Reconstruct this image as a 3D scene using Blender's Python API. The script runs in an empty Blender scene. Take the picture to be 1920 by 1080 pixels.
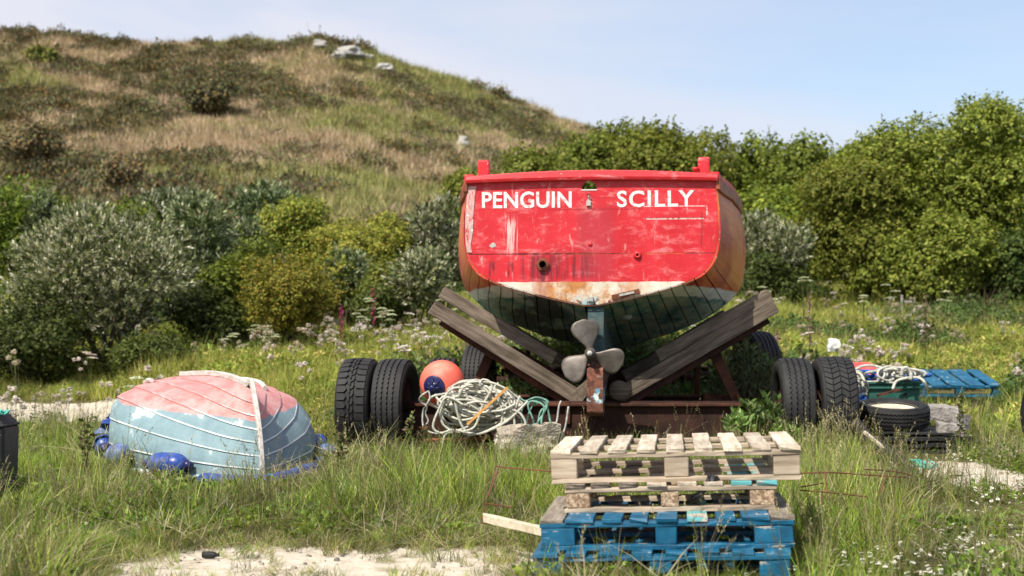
import bpy, bmesh, math, random
import numpy as np
from mathutils import Vector, Matrix, Euler, noise as mnoise

S = bpy.context.scene
C = S.collection
R = math.radians

# ------------------------------------------------------------------ camera
EYE, FPX, HOR = 1.18, 2667.0, 625.0
cam_d = bpy.data.cameras.new("camera")
cam = bpy.data.objects.new("camera", cam_d)
C.objects.link(cam)
cam.location = (0, 0, EYE)
cam.rotation_euler = (R(90), 0, 0)
cam_d.lens = 50
cam_d.sensor_width = 36
cam_d.shift_y = (HOR - 540) / 1920
cam_d.clip_start = 0.1
cam_d.clip_end = 3000
cam_d.dof.use_dof = True
cam_d.dof.focus_distance = 10.0
cam_d.dof.aperture_fstop = 2.6
S.camera = cam

# ------------------------------------------------------------------ light
SUN = Vector((-0.44, -0.62, 0.97)).normalized()
world = bpy.data.worlds.new("World")
S.world = world
world.use_nodes = True
wt = world.node_tree
wt.nodes.clear()
wo = wt.nodes.new("ShaderNodeOutputWorld")
wb = wt.nodes.new("ShaderNodeBackground")
sky = wt.nodes.new("ShaderNodeTexSky")
sky.sky_type = 'NISHITA'
sky.sun_disc = False
sky.sun_elevation = math.asin(SUN.z)
sky.sun_rotation = math.atan2(SUN.x, SUN.y)
sky.air_density = 1.0
sky.dust_density = 1.6
sky.ozone_density = 2.0
wb.inputs['Strength'].default_value = 0.145
tc = wt.nodes.new("ShaderNodeTexCoord")
mp = wt.nodes.new("ShaderNodeMapping")
mp.inputs['Scale'].default_value = (1.0, 1.0, 4.5)
mp.inputs['Rotation'].default_value = (0, R(14), R(20))
cn = wt.nodes.new("ShaderNodeTexNoise")
cn.inputs['Scale'].default_value = 1.7
cn.inputs['Detail'].default_value = 7
cn.inputs['Roughness'].default_value = 0.52
cn.inputs['Distortion'].default_value = 0.6
cr = wt.nodes.new("ShaderNodeMapRange")
cr.interpolation_type = 'SMOOTHSTEP'
cr.inputs['From Min'].default_value = 0.38
cr.inputs['From Max'].default_value = 0.72
cr.inputs['To Min'].default_value = 0.40
cr.inputs['To Max'].default_value = 1.0
# thin high haze, thicker towards the low west side of the sky
sx = wt.nodes.new("ShaderNodeSeparateXYZ")
hz = wt.nodes.new("ShaderNodeMapRange")
hz.interpolation_type = 'SMOOTHSTEP'
hz.inputs['From Min'].default_value = 0.34
hz.inputs['From Max'].default_value = -0.55
hz.inputs['To Min'].default_value = -0.26
hz.inputs['To Max'].default_value = 0.5
ad = wt.nodes.new("ShaderNodeMath")
ad.operation = 'ADD'
ad.use_clamp = True
mx = wt.nodes.new("ShaderNodeMix")
mx.data_type = 'RGBA'
mx.inputs['B'].default_value = (4.3, 4.4, 4.95, 1)
L = wt.links.new
L(tc.outputs['Generated'], mp.inputs['Vector'])
L(mp.outputs['Vector'], cn.inputs['Vector'])
L(cn.outputs['Fac'], cr.inputs['Value'])
L(tc.outputs['Generated'], sx.inputs[0])
L(sx.outputs['X'], hz.inputs['Value'])
L(cr.outputs['Result'], ad.inputs[0])
L(hz.outputs['Result'], ad.inputs[1])
L(ad.outputs[0], mx.inputs['Factor'])
L(sky.outputs['Color'], mx.inputs['A'])
L(mx.outputs['Result'], wb.inputs['Color'])
L(wb.outputs['Background'], wo.inputs['Surface'])

sun_d = bpy.data.lights.new("sun", 'SUN')
sun_d.energy = 5.0
sun_d.angle = R(0.53)
sun_d.color = (1.0, 0.94, 0.83)
sun = bpy.data.objects.new("sun", sun_d)
C.objects.link(sun)
sun.rotation_euler = (-SUN).to_track_quat('-Z', 'Y').to_euler()
sun.location = SUN * 60

S.view_settings.view_transform = 'Standard'
S.view_settings.look = 'None'
S.view_settings.exposure = 0.35
S.view_settings.gamma = 1.0
S.view_settings.use_curve_mapping = False
S.render.engine = 'CYCLES'
S.cycles.use_denoising = True
S.cycles.max_bounces = 6
S.cycles.transparent_max_bounces = 6
S.cycles.caustics_reflective = False
S.cycles.caustics_refractive = False

def X(px, D): return (px - 960) / FPX * D
def Z(py, D): return EYE - (py - HOR) / FPX * D

# ------------------------------------------------------------------ object helpers
def tag(o, label=None, cat=None, group=None, kind=None):
    if label: o['label'] = label
    if cat: o['category'] = cat
    if group: o['group'] = group
    if kind: o['kind'] = kind
    return o

def thing(name, label, cat, loc=(0, 0, 0), rz=0.0, group=None):
    o = bpy.data.objects.new(name, None)
    o.empty_display_size = 0.1
    C.objects.link(o)
    o.location = loc
    o.rotation_euler = (0, 0, rz)
    return tag(o, label, cat, group)

def link(name, me, parent=None, loc=(0, 0, 0), rot=(0, 0, 0)):
    o = bpy.data.objects.new(name, me)
    C.objects.link(o)
    o.parent = parent
    o.location = loc
    o.rotation_euler = rot
    return o

class MB:
    def __init__(s):
        s.v, s.f, s.m = [], [], []
    def add(s, vs, fs, mi=0):
        k = len(s.v)
        s.v += [tuple(p) for p in vs]
        s.f += [[i + k for i in f] for f in fs]
        s.m += [mi] * len(fs)
        return s
    def box(s, c, d, rot=None, mi=0, jit=0.0, rng=random):
        hx, hy, hz = d[0] / 2, d[1] / 2, d[2] / 2
        vs = [Vector((x * hx, y * hy, z * hz)) for x in (-1, 1) for y in (-1, 1) for z in (-1, 1)]
        if jit:
            vs = [p + Vector((rng.uniform(-jit, jit), rng.uniform(-jit, jit), rng.uniform(-jit, jit))) for p in vs]
        if rot is not None:
            vs = [rot @ p for p in vs]
        c = Vector(c)
        return s.add([p + c for p in vs], [(0, 1, 3, 2), (4, 6, 7, 5), (0, 4, 5, 1), (2, 3, 7, 6), (0, 2, 6, 4), (1, 5, 7, 3)], mi)
    def board(s, a, b, w, t, side=Vector((0, 1, 0)), n=6, jit=0.002, rng=random, mi=0, ends=0.0):
        """a plank from a to b, w wide along `side`, t thick, its edges slightly uneven"""
        a, b, side = Vector(a), Vector(b), Vector(side).normalized()
        d = (b - a).normalized()
        up = side.cross(d).normalized()
        vs, fs = [], []
        for i in range(n + 1):
            p = a.lerp(b, i / n)
            e = ends if i in (0, n) else 0
            for sx, sz in ((-1, -1), (1, -1), (1, 1), (-1, 1)):
                q = p + side * (sx * w / 2 + rng.uniform(-jit, jit)) + up * (sz * t / 2 + rng.uniform(-jit, jit) * .6)
                if e: q += d * rng.uniform(-e, e)
                vs.append(q)
        for i in range(n):
            for k in range(4):
                k2 = (k + 1) % 4
                fs.append((i * 4 + k, i * 4 + k2, i * 4 + 4 + k2, i * 4 + 4 + k))
        fs.append((3, 2, 1, 0))
        fs.append(tuple(n * 4 + k for k in range(4)))
        return s.add(vs, fs, mi)
    def tube(s, pts, r, n=8, closed=False, mi=0, caps=True):
        pts = [Vector(p) for p in pts]
        rs = r if isinstance(r, (list, tuple)) else [r] * len(pts)
        m = len(pts)
        vs, fs = [], []
        ref = None
        for i, p in enumerate(pts):
            if closed: t = pts[(i + 1) % m] - pts[i - 1]
            else: t = pts[min(i + 1, m - 1)] - pts[max(i - 1, 0)]
            if t.length < 1e-9: t = Vector((0, 0, 1))
            t.normalize()
            if ref is None:
                ref = t.orthogonal().normalized()
            ref = (ref - t * ref.dot(t))
            if ref.length < 1e-6: ref = t.orthogonal()
            ref.normalize()
            bi = t.cross(ref)
            for k in range(n):
                a = 2 * math.pi * k / n
                vs.append(p + (ref * math.cos(a) + bi * math.sin(a)) * rs[i])
        for i in range(m if closed else m - 1):
            j = (i + 1) % m
            for k in range(n):
                k2 = (k + 1) % n
                fs.append((i * n + k, i * n + k2, j * n + k2, j * n + k))
        if not closed and caps:
            fs.append(tuple(range(n - 1, -1, -1)))
            fs.append(tuple((m - 1) * n + k for k in range(n)))
        return s.add(vs, fs, mi)
    def lathe(s, prof, n=32, axis='z', c=(0, 0, 0), mi=0, caps=True):
        """prof: (r, h) pairs"""
        vs, fs = [], []
        for r, h in prof:
            for k in range(n):
                a = 2 * math.pi * k / n
                x, y = r * math.cos(a), r * math.sin(a)
                p = (x, y, h) if axis == 'z' else ((h, x, y) if axis == 'x' else (x, -h, y))
                vs.append((p[0] + c[0], p[1] + c[1], p[2] + c[2]))
        m = len(prof)
        for i in range(m - 1):
            for k in range(n):
                k2 = (k + 1) % n
                fs.append((i * n + k, i * n + k2, (i + 1) * n + k2, (i + 1) * n + k))
        if caps:
            if prof[0][0] > 1e-6: fs.append(tuple(range(n - 1, -1, -1)))
            if prof[-1][0] > 1e-6: fs.append(tuple((m - 1) * n + k for k in range(n)))
        return s.add(vs, fs, mi)
    def mesh(s, name, mats, smooth=False, recalc=True):
        me = bpy.data.meshes.new(name)
        me.from_pydata(s.v, [], s.f)
        for m in (mats if isinstance(mats, (list, tuple)) else [mats]): me.materials.append(m)
        me.polygons.foreach_set('material_index', s.m)
        if recalc:
            bm = bmesh.new(); bm.from_mesh(me)
            bmesh.ops.recalc_face_normals(bm, faces=bm.faces)
            bm.to_mesh(me); bm.free()
        if smooth: me.polygons.foreach_set('use_smooth', [True] * len(me.polygons))
        me.update()
        return me
    def build(s, name, mats, parent=None, smooth=False, bevel=0.0, seg=1, **k):
        o = link(name, s.mesh(name, mats, smooth), parent, **k)
        if bevel:
            b = o.modifiers.new("bevel", 'BEVEL'); b.width = bevel; b.segments = seg; b.limit_method = 'ANGLE'; b.angle_limit = R(40)
        return o

def quads_mesh(name, V, tint, mat, smooth=False):
    """V (M,4,3) quads, tint (M,3) a colour of its own for each leaf"""
    M = len(V)
    me = bpy.data.meshes.new(name)
    me.vertices.add(M * 4); me.loops.add(M * 4); me.polygons.add(M)
    me.vertices.foreach_set('co', V.reshape(-1).astype(np.float32))
    me.loops.foreach_set('vertex_index', np.arange(M * 4, dtype=np.int32))
    me.polygons.foreach_set('loop_start', np.arange(0, M * 4, 4, dtype=np.int32))
    me.polygons.foreach_set('loop_total', np.full(M, 4, dtype=np.int32))
    me.update(calc_edges=True)
    at = me.attributes.new('tint', 'FLOAT_COLOR', 'POINT')
    col = np.ones((M, 4, 4), dtype=np.float32)
    col[:, :, :3] = tint[:, None, :]
    at.data.foreach_set('color', col.reshape(-1))
    me.materials.append(mat)
    return me

# ------------------------------------------------------------------ material helpers
class G:
    def __init__(s, name):
        s.mat = bpy.data.materials.new(name)
        s.mat.use_nodes = True
        s.t = s.mat.node_tree
        s.b = s.t.nodes['Principled BSDF']
        s.out = s.t.nodes['Material Output']
        s._co = {}
    def n(s, ty, **p):
        x = s.t.nodes.new('ShaderNode' + ty)
        for k, v in p.items(): setattr(x, k, v)
        return x
    def put(s, sock, v):
        if isinstance(v, bpy.types.NodeSocket): s.t.links.new(v, sock)
        elif isinstance(v, (tuple, list)) and len(v) == 3 and sock.type == 'RGBA': sock.default_value = (*v, 1)
        else: sock.default_value = v
    def co(s, kind='Object'):
        if kind not in s._co: s._co[kind] = s.n('TexCoord').outputs[kind]
        return s._co[kind]
    def map(s, v=None, scale=(1, 1, 1), loc=(0, 0, 0), rot=(0, 0, 0)):
        m = s.n('Mapping'); s.put(m.inputs['Vector'], v or s.co())
        m.inputs['Scale'].default_value = scale; m.inputs['Location'].default_value = loc; m.inputs['Rotation'].default_value = rot
        return m.outputs[0]
    def noise(s, v=None, scale=5., detail=4., rough=.55, dist=0.):
        x = s.n('TexNoise'); s.put(x.inputs['Vector'], v or s.co())
        x.inputs['Scale'].default_value = scale; x.inputs['Detail'].default_value = detail
        x.inputs['Roughness'].default_value = rough; x.inputs['Distortion'].default_value = dist
        return x.outputs['Fac']
    def voro(s, v=None, scale=5., feature='F1', out='Distance'):
        x = s.n('TexVoronoi', feature=feature); s.put(x.inputs['Vector'], v or s.co()); x.inputs['Scale'].default_value = scale
        return x.outputs[out]
    def rng(s, v, a, b, c=0., d=1.):
        m = s.n('MapRange', interpolation_type='SMOOTHSTEP'); s.put(m.inputs['Value'], v)
        for k, q in zip(('From Min', 'From Max', 'To Min', 'To Max'), (a, b, c, d)): m.inputs[k].default_value = q
        return m.outputs[0]
    def ramp(s, v, stops):
        r = s.n('ValToRGB'); s.put(r.inputs[0], v)
        e = r.color_ramp.elements
        while len(e) < len(stops): e.new(.5)
        for q, (p, c) in zip(e, stops):
            q.position = p; q.color = (*c, 1)
        return r.outputs[0]
    def mix(s, f, a, b, mode='MIX'):
        m = s.n('Mix', data_type='RGBA', blend_type=mode)
        s.put(m.inputs['Factor'], f); s.put(m.inputs['A'], a); s.put(m.inputs['B'], b)
        return m.outputs['Result']
    def math(s, op, a, b=0., c=None):
        m = s.n('Math', operation=op); s.put(m.inputs[0], a); s.put(m.inputs[1], b)
        if c is not None: s.put(m.inputs[2], c)
        return m.outputs[0]
    def mul(s, *a):
        r = a[0]
        for q in a[1:]: r = s.math('MULTIPLY', r, q)
        return r
    def sep(s, v=None):
        m = s.n('SeparateXYZ'); s.put(m.inputs[0], v or s.co())
        return m.outputs
    def win(s, v, lo, hi, soft=.02):
        return s.mul(s.rng(v, lo - soft, lo + soft), s.rng(v, hi - soft, hi + soft, 1., 0.))
    def attr(s, name):
        return s.n('Attribute', attribute_name=name).outputs['Color']
    def rand(s):
        return s.n('ObjectInfo').outputs['Random']
    def done(s, base, rough=.6, metal=0., bump=None, bs=.3, bd=.01, spec=None):
        s.put(s.b.inputs['Base Color'], base); s.put(s.b.inputs['Roughness'], rough); s.put(s.b.inputs['Metallic'], metal)
        if spec is not None: s.b.inputs['Specular IOR Level'].default_value = spec
        if bump is not None:
            m = s.n('Bump'); s.put(m.inputs['Height'], bump); m.inputs['Strength'].default_value = bs; m.inputs['Distance'].default_value = bd
            s.t.links.new(m.outputs[0], s.b.inputs['Normal'])
        return s.mat

def leafy(name, trans=.3, rough=.5, vary=.35, patch=0.0, spec=.35):
    g = G(name)
    base = g.attr('tint')
    r = g.rand()
    hs = g.n('HueSaturation')
    g.put(hs.inputs['Color'], base)
    g.put(hs.inputs['Value'], g.rng(r, 0, 1, 1 - vary, 1 + vary))
    g.put(hs.inputs['Hue'], g.rng(g.math('FRACT', g.mul(r, 17.3)), 0, 1, .488, .512))
    base = hs.outputs[0]
    if patch:
        n = g.noise(scale=patch, detail=2)
        base = g.mix(g.rng(n, .35, .65), base, g.mix(.6, base, (.5, .42, .12), 'MULTIPLY'))
    g.done(base, rough, spec=spec)
    tr = g.n('BsdfTranslucent'); 
    g.put(tr.inputs['Color'], g.mix(1., base, (1., 1., .55), 'MULTIPLY'))
    ms = g.n('MixShader'); ms.inputs[0].default_value = trans
    g.t.links.new(g.b.outputs[0], ms.inputs[1]); g.t.links.new(tr.outputs[0], ms.inputs[2])
    g.t.links.new(ms.outputs[0], g.out.inputs['Surface'])
    return g.mat

M = {}
M['leaf'] = leafy('leaf', .32, .62, .35, 0., .18)
M['treeleaf'] = leafy('tree_leaf', .35, .6, .12, 0., .2)
M['grassblade'] = leafy('grass_blade', .35, .4, .48)
M['silverleaf'] = leafy('silver_leaf', .15, .7, .2, 0., .15)
M['petal'] = leafy('petal', .3, .6, .08)
M['gorse'] = leafy('gorse_leaf', .1, .8, .3)

def simple(name, col, rough=.6, metal=0., var=.25, sc=8., bs=.2, **k):
    g = G(name)
    n = g.noise(scale=sc, detail=5)
    c = g.mix(g.rng(n, .3, .7), tuple(x * (1 - var) for x in col), tuple(min(1, x * (1 + var)) for x in col))
    return g.done(c, rough, metal, bump=g.noise(scale=sc * 4, detail=3), bs=bs, bd=.004, **k)

def wood(name, lo, hi, axis='x', crack=.5, rough=.85, moss=None):
    g = G(name)
    sc = {'x': (1.2, 14, 14), 'y': (14, 1.2, 14), 'z': (14, 14, 1.2)}[axis]
    oi = g.n('ObjectInfo').outputs['Random']
    v = g.n('VectorMath', operation='ADD'); g.put(v.inputs[0], g.map(scale=sc))
    cx = g.n('CombineXYZ'); g.put(cx.inputs[0], g.mul(oi, 37.)); g.put(cx.inputs[1], g.mul(oi, 91.)); g.put(cx.inputs[2], g.mul(oi, 53.))
    g.t.links.new(cx.outputs[0], v.inputs[1])
    grain = g.noise(v.outputs[0], scale=2.4, detail=8, rough=.68, dist=.4)
    big = g.noise(scale=3.1, detail=3)
    c = g.mix(g.rng(grain, .3, .72), lo, hi)
    c = g.mix(g.rng(big, .42, .75, 0., .4), c, tuple(x * .55 for x in lo))
    c = g.mix(g.mul(g.rng(grain, .36, .3), crack), c, tuple(x * .25 for x in lo))
    c = g.mix(1., c, g.ramp(oi, [(0, (.8, .78, .76)), (1, (1.12, 1.1, 1.06))]), 'MULTIPLY')
    if moss: c = g.mix(g.rng(g.noise(scale=6, detail=6), .62, .7, 0., .7), c, moss)
    return g.done(c, rough, bump=grain, bs=.5, bd=.004, spec=.2)

M['pallet'] = wood('pallet_wood', (.29, .225, .165), (.56, .475, .375), crack=.85)
M['pallet_y'] = wood('pallet_slat_wood', (.38, .31, .235), (.7, .62, .51), 'y', crack=.8)
M['greywood'] = wood('grey_wood', (.17, .14, .11), (.38, .34, .285), 'y')
M['cradlewood'] = wood('cradle_wood', (.085, .066, .05), (.25, .205, .165), 'x')
M['plank'] = wood('pale_plank', (.42, .36, .27), (.66, .6, .48))

def blue_wood(name, axis='x'):
    g = G(name)
    sc = {'x': (1.4, 12, 12), 'y': (12, 1.4, 12)}[axis]
    st = g.noise(g.map(scale=sc), scale=2.2, detail=8, rough=.7)
    bg = g.noise(scale=7, detail=6, rough=.65)
    blue = g.mix(g.rng(bg, .3, .7), (.0, .058, .125), (.004, .13, .24))
    wd = g.mix(st, (.25, .2, .16), (.55, .5, .43))
    chips = g.rng(g.math('ADD', g.mul(st, .55), g.mul(bg, .5)), .595, .64)
    pale = g.rng(g.noise(g.map(scale=(3, 9, 9)), scale=3, detail=5), .6, .7, 0., .45)
    c = g.mix(pale, blue, (.18, .36, .5))
    c = g.mix(chips, c, wd)
    return g.done(c, g.mix(chips, (.5, .5, .5), (.9, .9, .9)), bump=st, bs=.4, bd=.003)
M['blue_x'] = blue_wood('blue_painted_wood')
M['blue_y'] = blue_wood('blue_painted_slat', 'y')

def teal_wood(name):
    g = G(name)
    st = g.noise(g.map(scale=(12, 1.4, 12)), scale=2.2, detail=8, rough=.7)
    wd = g.mix(st, (.3, .25, .2), (.58, .52, .43))
    c = g.mix(g.rng(g.noise(scale=6, detail=5), .42, .5), wd, (.1, .34, .36))
    return g.done(c, .8, bump=st, bs=.4, bd=.003)
M['teal_y'] = teal_wood('teal_painted_slat')
M['shadowwood'] = wood('dark_slat_wood', (.1, .08, .065), (.25, .21, .17), 'y')  # dark copy of the slat wood, shade between stacked pallets in its colour

def chip():
    g = G('chip_block')
    v = g.voro(scale=75, out='Color'); v2 = g.noise(scale=120, detail=3)
    c = g.mix(g.rng(g.sep(v)[0], 0, 1), (.22, .13, .07), (.6, .46, .31))
    c = g.mix(g.rng(v2, .4, .6, 0, .5), c, (.13, .08, .05))
    return g.done(c, .9, bump=g.sep(v)[1], bs=.5, bd=.004)
M['chip'] = chip()

def rust(name, lo=(.035, .016, .011), hi=(.13, .05, .028), spots=(.36, .13, .05), amt=.68):
    g = G(name)
    a = g.noise(scale=5, detail=8, rough=.7); b = g.noise(scale=23, detail=6, rough=.7)
    c = g.mix(g.rng(a, .3, .7), lo, hi)
    c = g.mix(g.rng(b, amt, amt + .06), c, spots)
    return g.done(c, .85, .1, bump=b, bs=.5, bd=.004, spec=.25)
M['rust'] = rust('rusty_steel')
M['rust_dark'] = rust('dark_rusty_beam', (.022, .011, .009), (.062, .026, .018), (.33, .11, .04), .7)
M['rust_bright'] = rust('bright_rust', (.11, .035, .018), (.28, .1, .05), (.4, .2, .1), .62)
M['rebar'] = rust('rusted_bar', (.09, .035, .02), (.22, .085, .05), (.3, .13, .07), .6)

def rubber(name='rubber', c0=.006, c1=.016, tint=(1, .96, .97)):
    g = G(name)
    n = g.noise(scale=9, detail=5); f = g.noise(scale=60, detail=3)
    c = g.mix(g.rng(n, .35, .7), tuple(c0 * t for t in tint), tuple(c1 * t for t in tint))
    c = g.mix(g.rng(f, .62, .75, 0, .35), c, (.09, .08, .07))
    return g.done(c, g.rng(n, 0, 1, .6, .85), bump=f, bs=.15, bd=.002, spec=.45)
M['rubber'] = rubber()
M['tread'] = rubber('worn_tread_rubber', .011, .024)
M['blackmat'] = rubber('black_plastic', .008, .02)

def transom():
    g = G('transom_paint')
    x, y, z = g.sep()[0:3]
    n1 = g.noise(scale=2.2, detail=5); n2 = g.noise(g.map(scale=(1, 1, 2.0), rot=(0, .12, 0)), scale=4.6, detail=10, rough=.74, dist=.35)
    n3 = g.noise(g.map(scale=(3.4, 1, .9), rot=(0, -.25, 0)), scale=4.5, detail=9, rough=.75, dist=.7)
    c = g.mix(g.rng(n1, .3, .7), (.52, .007, .016), (.66, .022, .034))
    c = g.mix(g.rng(n2, .5, .68, 0., .7), c, (.82, .25, .25))
    c = g.mix(g.rng(n3, .575, .68, 0., .75), c, (.88, .42, .4))
    # worn darker band where the rudder used to hang
    c = g.mix(g.mul(g.win(x, -.13, .22, .06), g.win(z, 1.68, 2.36, .08), .42), c, (.33, .035, .055))
    # dark weeping streaks under the long seam
    st = g.noise(g.map(scale=(9, 1, .7)), scale=2.5, detail=6, rough=.6)
    c = g.mix(g.mul(g.win(z, 1.69, 1.93, .05), g.win(x, -.66, .02, .12), g.rng(st, .38, .6, 0, .9)), c, (.16, .01, .02))
    c = g.mix(g.mul(g.win(z, 1.72, 1.86, .03), g.win(x, -1.0, -.66, .06), g.rng(st, .53, .6, 0, .85)), c, (.1, .01, .015))
    # soot below the exhaust
    c = g.mix(g.mul(g.win(x, -.475, -.435, .012), g.win(z, 1.6, 1.8, .03), .85), c, (.07, .012, .012))
    # white drips
    dr = g.noise(g.map(scale=(26, 1, 1.1)), scale=1.6, detail=3)
    c = g.mix(g.mul(g.win(x, -.81, -.69, .012), g.win(z, 1.95, 2.27, .06), g.rng(dr, .5, .56, 0, .8)), c, (.85, .55, .52))
    c = g.mix(g.mul(g.win(x, -.82, -.72, .015), g.win(z, 2.12, 2.25, .03), g.rng(dr, .45, .55, 0, .4)), c, (.85, .55, .52))
    # flaked edge round the graving piece under the second word
    fl = g.noise(scale=38, detail=3)
    ed = g.math('MAXIMUM', g.mul(g.win(x, .5, 1.06, .01), g.win(z, 2.255, 2.267, .004)), g.mul(g.win(x, .5, 1.09, .01), g.win(z, 2.375, 2.381, .003)))
    ed = g.math('MAXIMUM', ed, g.mul(g.win(x, 1.085, 1.095, .003), g.win(z, 2.26, 2.38, .01)))
    c = g.mix(g.mul(ed, g.rng(fl, .4, .5)), c, (.75, .72, .66))
    # rust-weeping cream band at the waterline
    wob = g.math('ADD', z, g.mul(g.noise(scale=6, detail=3), .02))
    cream = g.mix(g.rng(g.noise(scale=9, detail=4), .3, .7), (.62, .58, .47), (.75, .72, .62))
    rs = g.noise(g.map(scale=(1, 1, .7)), scale=6.5, detail=9, rough=.72)
    cr = g.mul(g.rng(rs, .36, .58), g.win(x, -.55, .45, .22))
    cream = g.mix(cr, cream, g.mix(g.noise(scale=18, detail=5), (.24, .07, .02), (.78, .36, .1)))
    teal = g.mix(g.noise(scale=22, detail=5), (.12, .3, .36), (.62, .68, .66))
    cream = g.mix(g.mul(g.win(x, -.24, .05, .03), g.rng(z, 1.56, 1.5), g.rng(g.noise(scale=11, detail=4), .38, .48)), cream, teal)
    cream = g.mix(g.mul(g.rng(z, 1.56, 1.47), g.rng(g.noise(scale=28, detail=5), .5, .6)), cream, (.13, .045, .025))
    c = g.mix(g.rng(wob, 1.675, 1.681), cream, c)
    sm_ = g.noise(g.map(scale=(1, 1, .45)), scale=1.9, detail=6, rough=.6)
    c = g.mix(g.mul(g.rng(sm_, .5, .68, 0, .5), g.rng(z, 2.1, 1.9)), c, (.3, .012, .03))
    wz = g.math('ADD', z, g.mul(g.math('SUBTRACT', g.noise(scale=5), .5), .012))
    bl_ = g.mul(g.win(wz, 1.928, 1.945, .007), g.win(x, -.72, .02, .08), g.rng(g.noise(g.map(scale=(6, 1, 1)), scale=3, detail=5), .4, .55))
    c = g.mix(g.mul(bl_, .9), c, (.03, .005, .006))
    sl = g.mul(g.win(wz, 2.352, 2.357, .002), g.win(x, -.42, .5, .02))
    sl = g.math('MAXIMUM', sl, g.mul(g.win(wz, 2.462, 2.466, .002), g.win(x, -.12, .28, .02), .8))
    sl = g.math('MAXIMUM', sl, g.mul(g.win(g.math('ADD', x, g.mul(g.noise(scale=9), .01)), 1.045, 1.052, .002), g.win(z, 2.0, 2.33, .02)))
    c = g.mix(g.mul(sl, .8), c, (.07, .008, .008))
    # hairline cracks
    ck = g.noise(g.map(scale=(1, 1, 5)), scale=3, detail=9, rough=.8)
    c = g.mix(g.rng(g.math('ABSOLUTE', g.math('SUBTRACT', ck, .5)), .004, .0, 0., .45), c, (.1, .01, .01))
    return g.done(c, g.rng(n2, .3, .7, .38, .62), bump=g.math('ADD', n2, ck), bs=.18, bd=.004)
M['transom'] = transom()

def hullpaint():
    g = G('hull_paint')
    x, y, z = g.sep()[0:3]
    ax = g.math('ABSOLUTE', x)
    al = g.map(scale=(1, .35, 1))
    n1 = g.noise(al, scale=2.2, detail=5); n2 = g.noise(al, scale=9, detail=8, rough=.7)
    # faded topside enamel: red that has gone orange brown
    top = g.mix(g.rng(n1, .35, .62), (.4, .035, .02), (.68, .2, .045))
    top = g.mix(g.rng(y, .15, .9), g.mix(.3, top, (.42, .02, .02)), top)
    top = g.mix(g.rng(n2, .6, .7, 0., .45), top, (.5, .28, .16))
    top = g.mix(g.mul(g.rng(x, -1.0, -1.3), g.rng(n2, .35, .6, .1, .75)), top, (.62, .16, .12))
    white = g.mix(g.rng(n2, .35, .65), (.7, .72, .66), (.84, .85, .8))
    white = g.mix(g.rng(g.noise(scale=16, detail=5), .6, .7, 0, .7), white, (.3, .13, .05))
    t1 = g.noise(g.map(scale=(2.2, .6, 2.2)), scale=3.2, detail=7, rough=.65)
    anti = g.ramp(t1, [(.3, (.04, .1, .12)), (.42, (.11, .25, .27)), (.5, (.26, .36, .32)), (.62, (.42, .47, .37)), (.75, (.54, .52, .38))])
    anti = g.mix(g.rng(g.noise(g.map(scale=(6, 1, 6)), scale=8, detail=5), .55, .7, 0, .6), anti, (.17, .2, .16))
    anti = g.mix(g.mul(g.rng(x, -.1, -.35), g.rng(x, -1.15, -.9), g.rng(n1, .44, .52), .9), anti, (.018, .016, .017))
    w = g.math('ADD', z, g.mul(g.noise(scale=5, detail=3), .05))
    wl = g.math('ADD', g.mul(g.noise(scale=2.5, detail=4), .05), w)
    c = g.mix(g.rng(w, 1.655, 1.672), g.mix(g.rng(wl, 1.585, 1.6), anti, white), top)
    return g.done(c, g.mix(g.rng(z, 1.6, 1.75), (.85,) * 3, (.42,) * 3), bump=n2, bs=.3, bd=.006)
M['hull'] = hullpaint()
def redtrim():
    g = G('red_gloss_trim')
    n = g.noise(g.map(scale=(.5, 1, 2)), scale=6, detail=8, rough=.7, dist=.8)
    c = g.mix(g.noise(scale=3), (.55, .012, .02), (.66, .03, .04))
    c = g.mix(g.rng(n, .55, .68, 0, .7), c, (.84, .33, .33))
    c = g.mix(g.rng(g.noise(scale=45, detail=4), .68, .72), c, (.7, .65, .55))
    return g.done(c, .45, bump=n, bs=.2, bd=.003)
M['redtrim'] = redtrim()
M['sidetrim'] = simple('worn_rubbing_strake', (.27, .07, .03), .5, sc=6, var=.5)
def flaked():
    g = G('flaked_corner_board')
    n = g.noise(g.map(scale=(1, 1, .35)), scale=16, detail=8, rough=.75)
    c = g.mix(g.rng(n, .42, .5), (.5, .06, .06), (.62, .36, .33))
    c = g.mix(g.rng(n, .54, .6), c, (.42, .36, .32))
    c = g.mix(g.rng(g.noise(scale=50, detail=4), .6, .66), c, (.8, .74, .7))
    return g.done(c, .8, bump=n, bs=.5, bd=.004)
M['flaked'] = flaked()
M['lining'] = simple('dark_seam_backing', (.05, .045, .04), .9)  # dark colour of the added skin that backs the plank seams
M['white'] = simple('white_paint', (.78, .78, .74), .5, var=.06)
def letterpaint():
    g = G('letter_paint')
    w = g.noise(g.map(scale=(1, 1, 1.6)), scale=14, detail=8, rough=.72)
    c = g.mix(g.rng(w, .54, .64, 0, .85), (.8, .78, .75), (.74, .2, .2))
    c = g.mix(g.rng(g.noise(scale=40, detail=4), .62, .68, 0, .8), c, (.6, .03, .05))
    return g.done(c, .5)
M['letter'] = letterpaint()
M['cavity'] = simple('hole_shade_black', (.004, .004, .004), 1.)  # near black standing in for the shade inside holes
M['bronze'] = None
def bronze():
    g = G('dull_bronze')
    x = g.noise(g.map(scale=(1, 1, 1)), scale=7, detail=8, rough=.7)
    st = g.noise(g.map(scale=(60, 3, 60)), scale=1.5, detail=4)
    c = g.mix(g.rng(x, .3, .7), (.085, .07, .058), (.185, .16, .14))
    c = g.mix(g.rng(st, .5, .75, 0, .4), c, (.14, .12, .1))
    return g.done(c, .5, .45, bump=x, bs=.15, bd=.003)
M['bronze'] = bronze()
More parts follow.
